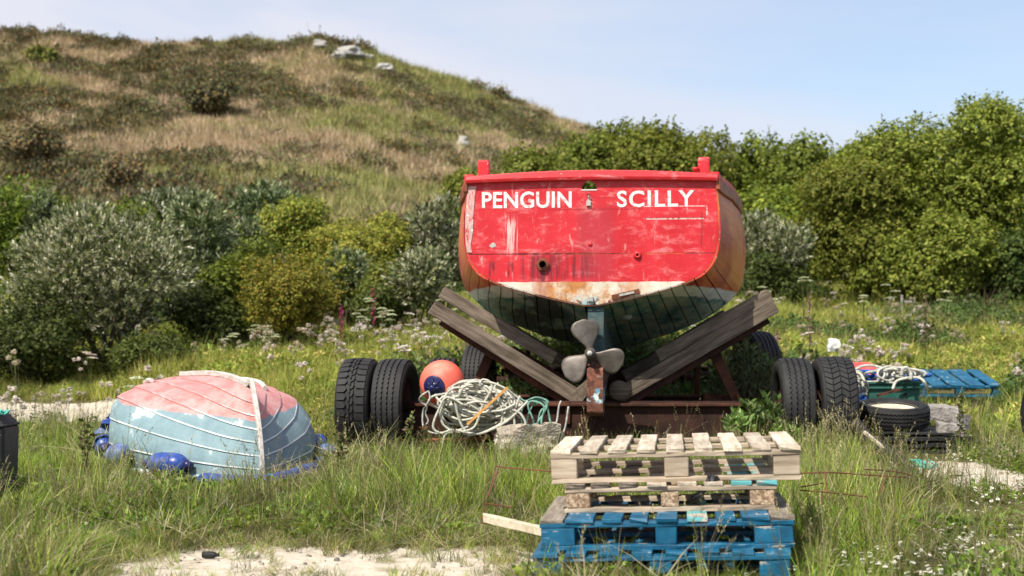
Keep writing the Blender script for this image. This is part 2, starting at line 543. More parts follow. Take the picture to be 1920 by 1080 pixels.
def sternwood():
    g = G('stern_timber')
    x, y, z = g.sep()[0:3]
    a = g.noise(scale=14, detail=8, rough=.75, dist=.6)
    c = g.mix(g.rng(a, .35, .7), (.05, .018, .012), (.26, .09, .05))
    c = g.mix(g.rng(g.noise(scale=9, detail=5), .62, .68), c, (.3, .25, .2))
    up = g.ramp(a, [(.3, (.015, .03, .035)), (.5, (.04, .085, .09)), (.62, (.11, .1, .08)), (.7, (.06, .035, .025))])
    c = g.mix(g.rng(z, .88, .95), c, up)
    c = g.mix(g.mul(g.win(z, .53, .66, .015), g.rng(g.noise(scale=13, detail=4), .47, .53)), c, g.mix(g.rng(g.noise(scale=21), .45, .6), (.62, .68, .66), (.1, .3, .42)))
    return g.done(c, .85, bump=a, bs=.8, bd=.015)
M['stern'] = sternwood()

def dinghy():
    g = G('dinghy_paint')
    x, y, z = g.sep()[0:3]
    n1 = g.noise(g.map(scale=(1, .5, 1)), scale=5, detail=7, rough=.65, dist=.4); n2 = g.noise(scale=14, detail=6, rough=.7)
    pink = g.mix(g.rng(n1, .35, .62), (.52, .18, .165), (.6, .31, .285))
    pink = g.mix(g.rng(n2, .52, .68, 0, .55), pink, (.4, .06, .06))
    pink = g.mix(g.rng(g.noise(scale=6, detail=5), .6, .72, 0, .5), pink, (.5, .53, .55))
    blue = g.mix(g.rng(n1, .3, .7), (.145, .23, .26), (.215, .315, .34))
    blue = g.mix(g.mul(g.rng(n1, .585, .63), .8), blue, (.56, .62, .63))
    blue = g.mix(g.rng(g.noise(scale=40, detail=4), .7, .75, 0, .4), blue, (.2, .25, .26))
    ed = g.math('ADD', z, g.math('ADD', g.mul(g.noise(scale=7, detail=4), .04), g.mul(g.math('SUBTRACT', y, 1.5), -.036)))
    c = g.mix(g.rng(ed, .5, .512), blue, pink)
    return g.done(c, .55, bump=n2, bs=.15, bd=.004)
M['dinghy'] = dinghy()
def lapmat():
    g = G('worn_lap_edge')
    x, y, z = g.sep()[0:3]
    n = g.noise(g.map(scale=(1, .4, 1)), scale=9, detail=5)
    b_ = g.mix(g.rng(n, .42, .6), (.42, .5, .5), (.7, .74, .74)); p_ = g.mix(g.rng(n, .45, .65), (.58, .25, .24), (.68, .45, .43))
    b_ = g.mix(g.rng(x, .02, .05), b_, (.72, .77, .78))
    return g.done(g.mix(g.rng(z, .48, .5), b_, p_), .6)
M['lap'] = lapmat()
M['keelwood'] = wood('painted_keel', (.42, .38, .35), (.72, .7, .68), 'y', crack=.8)
def plastic(name, col, rough=.35, fade=(.4, .45, .6), amt=.25, sc=7):
    g = G(name)
    n = g.noise(scale=sc, detail=6, rough=.65)
    c = g.mix(g.rng(n, .45, .75, 0, amt), col, fade)
    c = g.mix(g.rng(g.noise(scale=sc * 4, detail=5), .6, .75, 0, .3), c, tuple(q * .4 for q in col))
    return g.done(c, g.rng(n, .3, .7, rough, rough + .2), bump=n, bs=.06, bd=.004)
M['fender'] = plastic('blue_fender', (.012, .05, .27), .28)
M['fender_f'] = plastic('faded_blue_fender', (.09, .14, .33), .45, (.35, .4, .5), .6)
M['fender_tip'] = plastic('navy_cap', (.008, .01, .07), .3, (.1, .1, .25), .3)
M['turq'] = plastic('turquoise_band', (.02, .4, .5), .4)
M['buoy'] = plastic('faded_orange_buoy', (.78, .13, .085), .42, (.86, .34, .24), .7, 4)
M['rope'] = simple('bleached_rope', (.5, .49, .41), .9, var=.22, sc=30, bs=.8)
M['rope_g'] = simple('green_rope', (.17, .34, .27), .9, var=.4, sc=25, bs=.8)
M['rope_w'] = simple('grey_white_rope', (.42, .42, .38), .9, var=.3, sc=25, bs=.8)
M['rope_b'] = simple('blue_rope', (.02, .1, .4), .8, var=.3, sc=25)
M['strap'] = simple('orange_strap', (.62, .3, .08), .8, var=.3)
M['twine'] = simple('turquoise_twine', (.1, .5, .42), .8, var=.2)
M['greencrate'] = plastic('green_crate_plastic', (.01, .085, .06), .5, (.05, .16, .12), .4)
M['redbox'] = plastic('red_box_plastic', (.6, .07, .06), .5, (.7, .25, .2), .5)
M['rim_cream'] = rust('cream_rim', (.6, .53, .4), (.72, .66, .52), (.3, .12, .05), .6)
M['rim_dark'] = rust('dark_rim', (.04, .02, .015), (.1, .04, .03), (.2, .08, .05), .65)
def stone(name, lo, hi, sc=10, dark=(.08, .07, .06)):
    g = G(name)
    a = g.noise(scale=sc, detail=9, rough=.7); b = g.voro(scale=sc * 4)
    c = g.mix(g.rng(a, .3, .7), lo, hi)
    c = g.mix(g.rng(g.noise(scale=sc * 3, detail=5), .6, .72, 0, .8), c, dark)
    return g.done(c, .95, bump=g.math('ADD', a, g.mul(b, .5)), bs=.8, bd=.02)
M['stone'] = stone('grey_stone', (.2, .18, .165), (.37, .34, .31))
M['concrete'] = stone('lichened_concrete', (.27, .225, .17), (.5, .44, .35), 12, (.09, .07, .05))
M['boulder'] = stone('pale_granite', (.27, .26, .235), (.42, .405, .37), .8, (.2, .18, .15))
M['canister'] = rust('whitish_canister', (.3, .3, .28), (.55, .55, .52), (.3, .14, .06), .6)
M['bark'] = simple('bark', (.085, .065, .045), .95, var=.4, sc=12, bs=.8)
M['stem'] = simple('plant_stem', (.1, .085, .04), .8)
M['darkstem'] = simple('dark_weed_stem', (.05, .028, .018), .8)
M['blackfluff'] = simple('torn_black_plastic', (.01, .01, .01), .45)
# ------------------------------------------------------------------ terrain
def sm(t): t = np.clip(t, 0, 1); return t * t * (3 - 2 * t)
RIDGE_PX = [-2500, -600, 0, 100, 200, 300, 400, 450, 540, 600, 680, 713, 783, 833, 890, 950, 1033, 1100, 1200, 1400, 1920, 3200, 6000]
RIDGE_E = [380, 520, 556, 546, 538, 531, 534, 538, 540, 545, 530, 512, 486, 470, 450, 430, 400, 378, 345, 290, 200, 120, 90]

def vnoise(x, y, f, seed=0):
    """cheap smooth value noise"""
    x = np.asarray(x, float) * f + seed * 17.13; y = np.asarray(y, float) * f + seed * 7.71
    xi, yi = np.floor(x), np.floor(y)
    fx, fy = x - xi, y - yi
    fx, fy = fx * fx * (3 - 2 * fx), fy * fy * (3 - 2 * fy)
    def h(a, b):
        q = np.sin(a * 127.1 + b * 311.7 + seed * 74.7) * 43758.5453
        return q - np.floor(q)
    return (h(xi, yi) * (1 - fx) + h(xi + 1, yi) * fx) * (1 - fy) + (h(xi, yi + 1) * (1 - fx) + h(xi + 1, yi + 1) * fx) * fy

def fbm(x, y, f, seed=0, o=4):
    t = 0; a = .5; s = 0
    for k in range(o):
        t = t + a * vnoise(x, y, f * 2 ** k, seed + k); s += a; a *= .5
    return t / s

def H(x, y):
    x = np.asarray(x, float); y = np.asarray(y, float)
    yy = np.maximum(y, 3.0)
    p = 960 + FPX * x / yy
    k = sm((p - 150) / 420)
    near = (1 - k) * np.maximum(0, y - 20.3) * .115 + k * np.maximum(0, y - 15.0) * .0815
    near = near + np.where(y < 26, 1, 0) * 0
    near = near + .05 * (vnoise(x, y, .7, 3) - .5) * sm((y - 4) / 6) + .25 * (vnoise(x, y, .22, 5) - .5) * sm((y - 16) / 14)
    y42 = 42.0
    n42 = (1 - k) * 2.5 + k * 2.2
    e0 = (n42 - EYE) / y42 * FPX
    er = np.interp(p, RIDGE_PX, RIDGE_E)
    t = np.clip((y - y42) / 108.0, 0, 1)
    e = e0 + (er - e0) * (t ** .85)
    bump = (fbm(x, y, .05, 9) - .5) * 3.2 * np.sin(np.pi * t) + (fbm(x, y, .2, 4) - .5) * 1.0 * sm(t * 8)
    hill = EYE + e / FPX * np.minimum(y, 150) + bump
    hill = hill - np.maximum(0, y - 150) * .22
    b = sm((y - 38) / 8)
    z = near * (1 - b) + hill * b
    return np.where(y > 3, z, 0.0 * z)

def Hs(x, y): return float(H(x, y))

def pq(x, y):
    yy = np.maximum(y, 1.)
    return 960 + FPX * x / yy, HOR + FPX * EYE / yy

def sand_mask(x, y):
    p, q = pq(x, y)
    n = (fbm(x, y, 1.6, 2) - .5)
    a = sm(((8.3 + .0 * x + n * 1.1) - y) / .35) * sm((p - (300 - (q - 1020) * 2.2) + n * 160) / 90) * sm((1035 - p) / 30)
    b = sm((1.5 - np.abs(y - 20.2 + n * 1.2)) / .5) * sm((330 - p) / 60)
    c = sm((1 - ((x - 3.72) / .75) ** 2 - ((y - 11.9) / 1.25) ** 2 + n * 2.2) / .35)
    d = sm((1 - ((x - 2.25) / .55) ** 2 - ((y - 7.0) / .5) ** 2 + n * 1.7) / .5) * .35
    e = sm((1 - ((x - 4.75) / .8) ** 2 - ((y - 11.4) / .5) ** 2 + n * 2.2) / .4) * .8
    return np.clip(np.maximum.reduce([a, b, c, d, e]), 0, 1)

def build_ground():
    ys = [-400, -150, -50, -15, -5, 0, 2, 3.5]
    y = 4.4
    while y < 16: ys.append(y); y += .09
    while y < 420: ys.append(y); y *= 1.014
    ys += [500, 700, 1000, 1500, 2500]
    ys = np.array(ys, float)
    ts = np.linspace(-1, 1, 241)
    ts = np.sign(ts) * (np.abs(ts) ** 1.35) * 1.5
    YY, TT = np.meshgrid(ys, ts, indexing='ij')
    XX = TT * (np.abs(YY) * .9 + 4)
    ZZ = H(XX, YY)
    ZZ = np.where(YY > 420, np.minimum(ZZ, 0) * 0 - 10, np.maximum(ZZ, -10))
    sd = sand_mask(XX, YY)
    ZZ = ZZ - .02 * sd * (YY < 30) + np.where(YY < 25, .018 * (fbm(XX, YY, 5, 7) - .5), 0)
    n, m = XX.shape
    V = np.stack([XX, YY, ZZ], -1).reshape(-1, 3)
    idx = np.arange(n * m).reshape(n, m)
    F = np.stack([idx[:-1, :-1], idx[:-1, 1:], idx[1:, 1:], idx[1:, :-1]], -1).reshape(-1, 4)
    me = bpy.data.meshes.new('ground')
    me.vertices.add(len(V)); me.loops.add(len(F) * 4); me.polygons.add(len(F))
    me.vertices.foreach_set('co', V.reshape(-1).astype(np.float32))
    me.loops.foreach_set('vertex_index', F.reshape(-1).astype(np.int32))
    me.polygons.foreach_set('loop_start', np.arange(0, len(F) * 4, 4, dtype=np.int32))
    me.polygons.foreach_set('loop_total', np.full(len(F), 4, dtype=np.int32))
    me.update(calc_edges=True)
    me.polygons.foreach_set('use_smooth', [True] * len(F))
    a = me.attributes.new('sand', 'FLOAT', 'POINT'); a.data.foreach_set('value', sd.reshape(-1).astype(np.float32))
    hl = sm((V[:, 1] - 36) / 10)
    a = me.attributes.new('hill', 'FLOAT', 'POINT'); a.data.foreach_set('value', hl.astype(np.float32))
    g = G('ground_soil_and_turf')
    sandc = g.n('Attribute', attribute_name='sand').outputs['Fac']
    hillc = g.n('Attribute', attribute_name='hill').outputs['Fac']
    n1 = g.noise(scale=.8, detail=8, rough=.7); n2 = g.noise(scale=14, detail=7, rough=.7); n3 = g.noise(scale=90, detail=3)
    turf = g.mix(g.rng(n2, .35, .65), (.05, .055, .016), (.13, .115, .045))
    turf = g.mix(g.rng(n1, .5, .7, 0, .6), turf, (.16, .13, .07))
    sand = g.mix(g.rng(n2, .3, .7), (.47, .4, .31), (.62, .555, .46))
    sand = g.mix(g.rng(n3, .6, .72, 0, .6), sand, (.2, .165, .12))
    sand = g.mix(g.rng(g.noise(scale=4, detail=8, rough=.75), .52, .66, 0, .75), sand, (.27, .22, .13))
    hn = g.noise(g.map(scale=(.05, .05, .09)), scale=1, detail=9, rough=.62); hn2 = g.noise(scale=.7, detail=8, rough=.75)
    hc = g.ramp(hn, [(.32, (.08, .08, .035)), (.45, (.13, .15, .05)), (.53, (.25, .21, .11)), (.66, (.38, .31, .2))])
    hc = g.mix(g.rng(hn2, .4, .62, 0, .7), hc, (.1, .095, .04))
    c = g.mix(hillc, turf, hc)
    c = g.mix(g.rng(g.math('ADD', sandc, g.mul(g.math('SUBTRACT', n2, .5), .5)), .4, .6), c, sand)
    me.materials.append(g.done(c, .95, bump=g.math('ADD', n2, g.mul(n3, .4)), bs=.6, bd=.02, spec=.1))
    return tag(link('ground', me), kind='structure')
build_ground()

# ------------------------------------------------------------------ plants: clump meshes and scattering
def norm(a): return a / np.maximum(np.linalg.norm(a, axis=-1, keepdims=True), 1e-9)

def blades(rs, n, h, rad, lean, w, cols, seg=3, curl=1.0, hv=.35):
    """grass blades as strips of quads -> V, tint"""
    ang = rs.uniform(0, 2 * np.pi, n); rr = rad * np.sqrt(rs.uniform(0, 1, n))
    base = np.stack([rr * np.cos(ang), rr * np.sin(ang), np.zeros(n) - .01], -1)
    la = rs.uniform(0, 2 * np.pi, n)
    d = np.stack([np.cos(la), np.sin(la), np.zeros(n)], -1)
    ln = np.abs(rs.normal(lean, lean * .6, n))[:, None]
    hh = (h * rs.uniform(1 - hv, 1 + hv, n))[:, None]
    wv = norm(np.stack([-np.sin(la) + rs.normal(0, .5, n), np.cos(la) + rs.normal(0, .5, n), np.zeros(n)], -1))
    pts = []
    for i in range(seg + 1):
        t = i / seg
        pts.append(base + d * hh * ln * (t ** (1.6 * curl)) + np.array([0, 0, 1.]) * hh * (t - .28 * ln * t * t))
    ws = [w * (1 - (i / seg) ** 1.6) + .0004 for i in range(seg + 1)]
    c = cols[rs.integers(0, len(cols), n)] * rs.uniform(.8, 1.2, (n, 1))
    V, T = [], []
    for i in range(seg):
        a, b = pts[i], pts[i + 1]
        V.append(np.stack([a - wv * ws[i], a + wv * ws[i], b + wv * ws[i + 1], b - wv * ws[i + 1]], 1)); T.append(c)
    return np.concatenate(V), np.concatenate(T)

def leaves(rs, base, dirs, ln, w, cols, jit=.5, lv=.3, nrm=None):
    """one kite-shaped leaf per row of base"""
    n = len(base)
    d = norm(dirs + rs.normal(0, jit, (n, 3)))
    if nrm is not None:
        nn = norm(nrm + rs.normal(0, .42, (n, 3)))
        d = norm(d - nn * (d * nn).sum(1, keepdims=True) + nn * .15)
        s = norm(np.cross(nn, d))
    else:
        s = norm(np.cross(d, norm(rs.normal(0, 1, (n, 3)) + np.array([0, 0, .6]))))
    l = (ln * rs.uniform(1 - lv, 1 + lv, n))[:, None]; ww = l * w / ln
    mid = base + d * l * .5
    V = np.stack([base, mid + s * ww * .5, base + d * l, mid - s * ww * .5], 1)
    T = cols[rs.integers(0, len(cols), n)] * rs.uniform(.78, 1.22, (n, 1))
    return V, T

def cat(*vt):
    return np.concatenate([a for a, b in vt]), np.concatenate([b for a, b in vt])

def disc(rs, c, r, col, n=3):
    """small flat floret made of n crossed quads"""
    V, T = [], []
    for k in range(n):
        a = math.pi * k / n / 1.0
        u = np.array([math.cos(a), math.sin(a), rs.normal(0, .25)]) * r; v = np.array([-math.sin(a), math.cos(a), rs.normal(0, .25)]) * r * .45
        V.append(np.stack([c - u - v, c + u - v, c + u + v, c - u + v], 0)); T.append(col)
    return np.array(V), np.array(T)

def stick(a, b, r, col):
    a = np.array(a, float); b = np.array(b, float)
    V, T = [], []
    for w in (np.array([r, 0, 0]), np.array([0, r, 0])):
        V.append(np.stack([a - w, a + w, b + w * .6, b - w * .6], 0)); T.append(col)
    return np.array(V), np.array(T)

LUSH = np.array([(0.185, 0.298, 0.034), (0.250, 0.345, 0.042), (0.138, 0.241, 0.026), (0.316, 0.365, 0.066), (0.371, 0.365, 0.097)])
DRY = np.array([(0.345, 0.287, 0.161), (0.276, 0.230, 0.115), (0.218, 0.218, 0.092), (0.414, 0.356, 0.218), (0.184, 0.196, 0.069)])
DARKG = np.array([(0.059, 0.102, 0.022), (0.079, 0.132, 0.032), (0.112, 0.156, 0.038), (0.066, 0.096, 0.038)])
MIXG = np.concatenate([LUSH, DRY[:3]])

def coll(name, items, mat):
    c = bpy.data.collections.new(name)
    for i, (V, T) in enumerate(items):
        me = quads_mesh(f'{name}_{i:02d}', V, T, mat if not isinstance(mat, list) else mat[i])
        c.objects.link(bpy.data.objects.new(f'{name}_{i:02d}', me))
    return c

def scatter(name, label, cat_, P, scale, collection, nvar, rs, lean=.12, idx=None, rots=None):
    n = len(P)
    me = bpy.data.meshes.new(name)
    me.vertices.add(n); me.vertices.foreach_set('co', P.reshape(-1).astype(np.float32)); me.update()
    rot = rs.normal(0, lean, (n, 3)); rot[:, 2] = rs.uniform(0, 2 * np.pi, n)
    if rots is not None: rot = rots
    a = me.attributes.new('rot', 'FLOAT_VECTOR', 'POINT'); a.data.foreach_set('vector', rot.reshape(-1).astype(np.float32))
    a = me.attributes.new('scl', 'FLOAT', 'POINT'); a.data.foreach_set('value', np.asarray(scale, dtype=np.float32))
    a = me.attributes.new('pick', 'INT', 'POINT'); a.data.foreach_set('value', (idx if idx is not None else rs.integers(0, nvar, n)).astype(np.int32))
    o = link(name, me)
    ng = bpy.data.node_groups.new(name, 'GeometryNodeTree')
    ng.interface.new_socket('Geometry', in_out='INPUT', socket_type='NodeSocketGeometry')
    ng.interface.new_socket('Geometry', in_out='OUTPUT', socket_type='NodeSocketGeometry')
    N = ng.nodes.new
    gi, go = N('NodeGroupInput'), N('NodeGroupOutput')
    ci = N('GeometryNodeCollectionInfo'); ci.inputs['Collection'].default_value = collection
    ci.inputs['Separate Children'].default_value = True; ci.inputs['Reset Children'].default_value = True
    ip = N('GeometryNodeInstanceOnPoints'); ip.inputs['Pick Instance'].default_value = True
    def at(nm, ty):
        q = N('GeometryNodeInputNamedAttribute'); q.data_type = ty; q.inputs['Name'].default_value = nm
        return [s for s in q.outputs if s.name == 'Attribute' and s.enabled][0]
    lk = ng.links.new
    lk(gi.outputs[0], ip.inputs['Points']); lk(ci.outputs[0], ip.inputs['Instance'])
    lk(at('pick', 'INT'), ip.inputs['Instance Index'])
    er = N('FunctionNodeEulerToRotation'); lk(at('rot', 'FLOAT_VECTOR'), er.inputs[0]); lk(er.outputs[0], ip.inputs['Rotation'])
    lk(at('scl', 'FLOAT'), ip.inputs['Scale'])
    lk(ip.outputs[0], go.inputs[0])
    m = o.modifiers.new('scatter', 'NODES'); m.node_group = ng
    return tag(o, label, cat_, kind='stuff')

rs = np.random.default_rng(11)
def wedge(n, y0, y1, p0=-460, p1=2380, pw=2.0):
    if p0 == -460: n = int(n * 1.36)
    u = rs.uniform(0, 1, n); y = (u * (y1 ** pw - y0 ** pw) + y0 ** pw) ** (1 / pw)
    p = rs.uniform(p0, p1, n)
    return (p - 960) / FPX * y, y, p
def on_ground(x, y, dz=0.): return np.stack([x, y, H(x, y) + dz], -1)

# footprints kept free of tall grass
def clear_mask(x, y):
    m = np.ones_like(x, bool)
    # pallets
    c, s = math.cos(R(6.8)), math.sin(R(6.8))
    dx, dy = x - .72, y - 7.25
    u, v = dx * c - dy * s, dx * s + dy * c
    m &= ~((np.abs(u) < .6) & (v > -.42) & (v < .5))
    pp = 960 + FPX * x / y
    m &= ~((pp > 1610) & (pp < 1815) & (y > 12.7) & (y < 15.2) & (np.sin(x * 40) * np.sin(y * 37) < .75))
    m &= ~((pp > 800) & (pp < 1040) & (y > 12.5) & (y < 13.6) & (np.sin(x * 40) * np.sin(y * 37) < .3))
    # black box at the left edge
    m &= ~((x < X(75, 10) ) & (y > 9.1) & (y < 10.5))
    # upturned dinghy
    ux, uy = -.425, .905
    dx, dy = x + 1.93, y - 11.0
    t = dx * ux + dy * uy; w = dx * uy - dy * ux
    m &= ~((t > -.12) & (t < 3.3) & (np.abs(w) < .42 + .52 * np.sin(np.clip(t / 3.3, 0, 1) * 2.4)))
    return m

grass_c = coll('grass_tuft', [blades(rs, 44, .18, .10, .6, .0032, LUSH, 3, 1., .5) for _ in range(5)], M['grassblade'])
tall_c = coll('tall_grass_tuft', [blades(rs, 34, .34, .10, .38, .003, MIXG, 4, 1.2) for _ in range(5)], M['grassblade'])
dry_c = coll('dry_grass_tuft', [cat(blades(rs, 34, .1, .12, .8, .0024, DRY, 3), blades(rs, 14, .1, .1, .7, .0026, LUSH, 3)) for _ in range(5)], M['grassblade'])

def seedgrass(k):
    V, T = blades(rs, 12, .34, .05, .2, .002, MIXG, 4, 1.3)
    out = [(V, T)]
    for i in range(5):
        h = rs.uniform(.38, .62); a = rs.uniform(0, 6.28); l = rs.uniform(.04, .2)
        tip = np.array([math.cos(a) * l, math.sin(a) * l, h])
        mid = np.array([math.cos(a) * l * .35, math.sin(a) * l * .35, h * .62])
        col = np.array((.27, .24, .13)) * rs.uniform(.8, 1.3)
        out += [stick((0, 0, 0), mid, .0012, col), stick(mid, tip, .001, col)]
        m = 22
        b = mid + (tip - mid) * rs.uniform(.55, 1.12, (m, 1)) + rs.normal(0, .004, (m, 3))
        out.append(leaves(rs, b, np.tile(norm(tip - mid), (m, 1)), .016, .005, np.array([col * 1.15, col * 1.5]), .4))
    return cat(*out)
seed_c = coll('seeding_grass', [seedgrass(k) for k in range(5)], M['grassblade'])

def leafclump(h, r, n, ll, lw, cols, up=.5):
    th = rs.uniform(0, 6.28, n); rr = r * np.sqrt(rs.uniform(0, 1, n)); z = h * rs.uniform(.1, 1, n) * (1 - .5 * (rr / r) ** 2)
    b = np.stack([rr * np.cos(th), rr * np.sin(th), z], -1)
    d = np.stack([np.cos(th), np.sin(th), np.full(n, up)], -1)
    return leaves(rs, b, d, ll, lw, cols, .6)
MEAD = np.array([(0.272, 0.334, 0.058), (0.352, 0.386, 0.078), (0.196, 0.264, 0.046), (0.449, 0.404, 0.117), (0.527, 0.438, 0.169)])
lc = [leafclump(.34, .3, 260, .075, .03, MEAD) for _ in range(4)]
lc += [cat(leafclump(.3, .28, 120, .085, .04, MEAD[:3]), blades(rs, 50, .42, .3, .4, .004, MEAD, 3)) for _ in range(3)]
lc += [blades(rs, 110, .42, .33, .45, .0045, MEAD, 3) for _ in range(2)]
NETT = np.array([(.09, .15, .035), (.12, .18, .045), (.07, .12, .03), (.16, .2, .07)])
BRAM = np.array([(.2, .17, .1), (.16, .18, .07), (.26, .2, .13)])
lc += [leafclump(.5, .3, 300, .075, .036, NETT, .1) for _ in range(2)] + [cat(leafclump(.4, .3, 170, .06, .035, BRAM, .3), blades(rs, 26, .55, .25, .5, .004, BRAM, 3))]
mead_c = coll('meadow_clump', lc, M['leaf'])

WHITE = np.array([(.72, .66, .66), (.8, .76, .74), (.68, .55, .56)])
def flower(h, kind):
    out = []
    col = np.array((.15, .17, .06))
    heads = 5 if kind == 'allium' else 3
    for i in range(heads):
        a = rs.uniform(0, 6.28); l = rs.uniform(.02, .16)
        tip = np.array([math.cos(a) * l, math.sin(a) * l, h * rs.uniform(.72, 1.1)])
        out.append(stick((rs.normal(0, .02), rs.normal(0, .02), 0), tip, .0022, col))
        m = 26
        ph = rs.normal(0, 1, (m, 3)); ph = norm(ph)
        if kind == 'umbel': ph[:, 2] = np.abs(ph[:, 2]) * .2; R0 = .09
        else: R0 = .038
        for q in range(m):
            out.append(disc(rs, tip + ph[q] * R0 * rs.uniform(.5, 1), .018 if kind == 'umbel' else .0145, WHITE[rs.integers(0, 3)] * rs.uniform(.85, 1.1), 2))
    return cat(*out)
flow_c = coll('white_flower', [flower(.5, 'allium') for _ in range(4)] + [flower(.62, 'umbel') for _ in range(2)], M['petal'])

def daisy():
    out = []
    for i in range(5):
        a = rs.uniform(0, 6.28); l = rs.uniform(.02, .14)
        t = np.array([math.cos(a) * l, math.sin(a) * l, rs.uniform(.04, .12)])
        out.append(stick((t[0], t[1], 0), t, .0009, np.array((.12, .15, .05))))
        out.append(disc(rs, t, .0092, np.array((.82, .81, .77)), 4))
        out.append(disc(rs, t + np.array([0, 0, .002]), .003, np.array((.6, .4, .05)), 2))
    return cat(*out)
daisy_c = coll('daisy_tuft', [daisy() for _ in range(4)], M['petal'])

# --- near grass
x, y, p = wedge(13500, 4.7, 16.5)
s = sand_mask(x, y); keep = clear_mask(x, y)
px_, q_ = pq(x, y)
rightdry = sm((px_ - 1560) / 160) * sm((14 - y) / 2.5)         # thin dry turf on the right
lowleft = sm((560 - px_) / 200) * sm((9.3 - y) / 1.2)
nz = fbm(x, y, .9, 21)
dryness = np.clip(rightdry * .85 + (nz - .5) * 1.8 + sm((y - 7.9) / .3) * sm((9.2 - y) / .6) * .38 * (px_ < 1000), 0, 1)
isdry = rs.uniform(0, 1, len(x)) < dryness
keep &= rs.uniform(0, 1, len(x)) > s * .965
hgt = .7 * (.75 + .55 * (fbm(x, y, .6, 31))) * (1 - .55 * rightdry) * np.where(s > .25, .5, 1.)
band = sm((y - 7.7) / .5) * (px_ < 1000)
hgt *= np.where(px_ < 1020, .62 + .6 * sm((y - 8.3) / 1.6), 1.)
low = 1.1 * np.exp(-((px_ - 380) / 260) ** 2 - ((y - 11.6) / 1.9) ** 2)            # trodden round the dinghy
low = np.maximum(low, np.exp(-((px_ - 1715) / 115) ** 2 - ((y - 12.9) / 1.6) ** 2) * 1.3)
low = np.maximum(low, np.exp(-((px_ - 1000) / 330) ** 2 - ((y - 12.9) / 1.1) ** 2))
low = np.maximum(low, np.exp(-((px_ - 700) / 110) ** 2 - ((y - 12.9) / .9) ** 2))
hgt *= (1 - .62 * np.minimum(low, 1.25)) * (.9 + .9 * (vnoise(x, y, 1.7, 77) - .5))
hgt *= 1 - .3 * sm((px_ - 1560) / 100) * sm((1480 - 0) / 1)
frontp = (px_ > 950) & (px_ < 1520) & (y < 6.75)
hgt *= np.where(frontp, .62, 1.)
hgt *= 1 - .72 * np.exp(-((px_ - 450) / 160) ** 2 - ((y - 10.35) / .75) ** 2)
m1 = keep & ~isdry; m2 = keep & isdry
scatter('meadow_grass', 'short bright green grass growing round the boats and pallets', 'grass', on_ground(x, y)[m1], (hgt * rs.uniform(.75, 1.3, len(x)))[m1], grass_c, 5, rs)
scatter('dry_grass', 'thin straw coloured turf growing between the green grass', 'grass', on_ground(x, y)[m2], (hgt * rs.uniform(.9, 1.5, len(x)))[m2], dry_c, 5, rs)
lowc = [cat(leafclump(.09, .13, 60, .034, .018, LUSH[:3] * .75, .3), blades(rs, 12, .14, .12, .6, .003, LUSH, 3)) for _ in range(4)]
lowc += [leafclump(.07, .15, 60, .026, .016, LUSH[:3] * .85, .6) for _ in range(2)]
thc = [blades(rs, 60, .16, .16, 1.6, .0028, DRY * .8, 3, .7) for _ in range(3)]
low_c = coll('low_weed', lowc + thc, M['grassblade'])
x2, y2, p2_ = wedge(7500, 4.9, 16)
w2_ = np.where(fbm(x2, y2, .8, 131) > .5, .75, .18); k2 = clear_mask(x2, y2) & (rs.uniform(0, 1, len(x2)) < w2_) & (rs.uniform(0, 1, len(x2)) > sand_mask(x2, y2) * 1.1)
scatter('low_weeds', 'broad leaved weeds, clover and matted dead thatch in the turf', 'weeds', on_ground(x2, y2)[k2], rs.uniform(.7, 1.5, k2.sum()), low_c, 9, rs, lean=.2)
# --- tall grass: denser in front of the trailer, round the pallets and in the low left corner
x, y, p = wedge(5200, 4.6, 17)
px_, q_ = pq(x, y)
w = np.full(len(x), .11)
w += .5 * np.exp(-((px_ - 1540) / 130) ** 2 - ((y - 9.0) / 3.0) ** 2) + .55 * np.exp(-((px_ - 1570) / 130) ** 2 - ((y - 12.4) / 1.2) ** 2)
w += .5 * np.exp(-((px_ - 830) / 230) ** 2 - ((y - 10.6) / 1.8) ** 2)
w += 1.0 * np.exp(-((px_ - 40) / 150) ** 2 - ((y - 5.9) / 1.0) ** 2)
w += .35 * np.exp(-((px_ - 640) / 70) ** 2 - ((y - 12.3) / 1.) ** 2)
w += .28 * sm((y - 13.6) / 1.5) * (px_ > 270)
w *= (1 - .75 * sm((px_ - 1640) / 100) * sm((13 - y) / 2))
w *= np.where((px_ > 150) & (px_ < 1000) & (y < 8.6), .04, 1)
LOW = lambda px_, y: np.clip(np.exp(-((px_ - 400) / 280) ** 2 - ((y - 11.6) / 2.0) ** 2) + np.exp(-((px_ - 1710) / 110) ** 2 - ((y - 12.9) / 1.3) ** 2) + np.exp(-((px_ - 1000) / 330) ** 2 - ((y - 13.2) / 1.2) ** 2) + np.exp(-((px_ - 720) / 90) ** 2 - ((y - 13.0) / .9) ** 2), 0, 1)
w *= 1 - LOW(px_, y)
w *= np.where((px_ > 940) & (px_ < 1520) & (y < 6.8), .35, 1)
keep = clear_mask(x, y) & (rs.uniform(0, 1, len(x)) < w) & (rs.uniform(0, 1, len(x)) > sand_mask(x, y))
scatter('tall_grass', 'taller uncut grass standing round wheels and pallets', 'grass', on_ground(x, y)[keep], rs.uniform(.65, 1.15, len(x))[keep] * np.where((y < 7.0) & (px_ > 200), .62, 1.)[keep], tall_c, 5, rs)
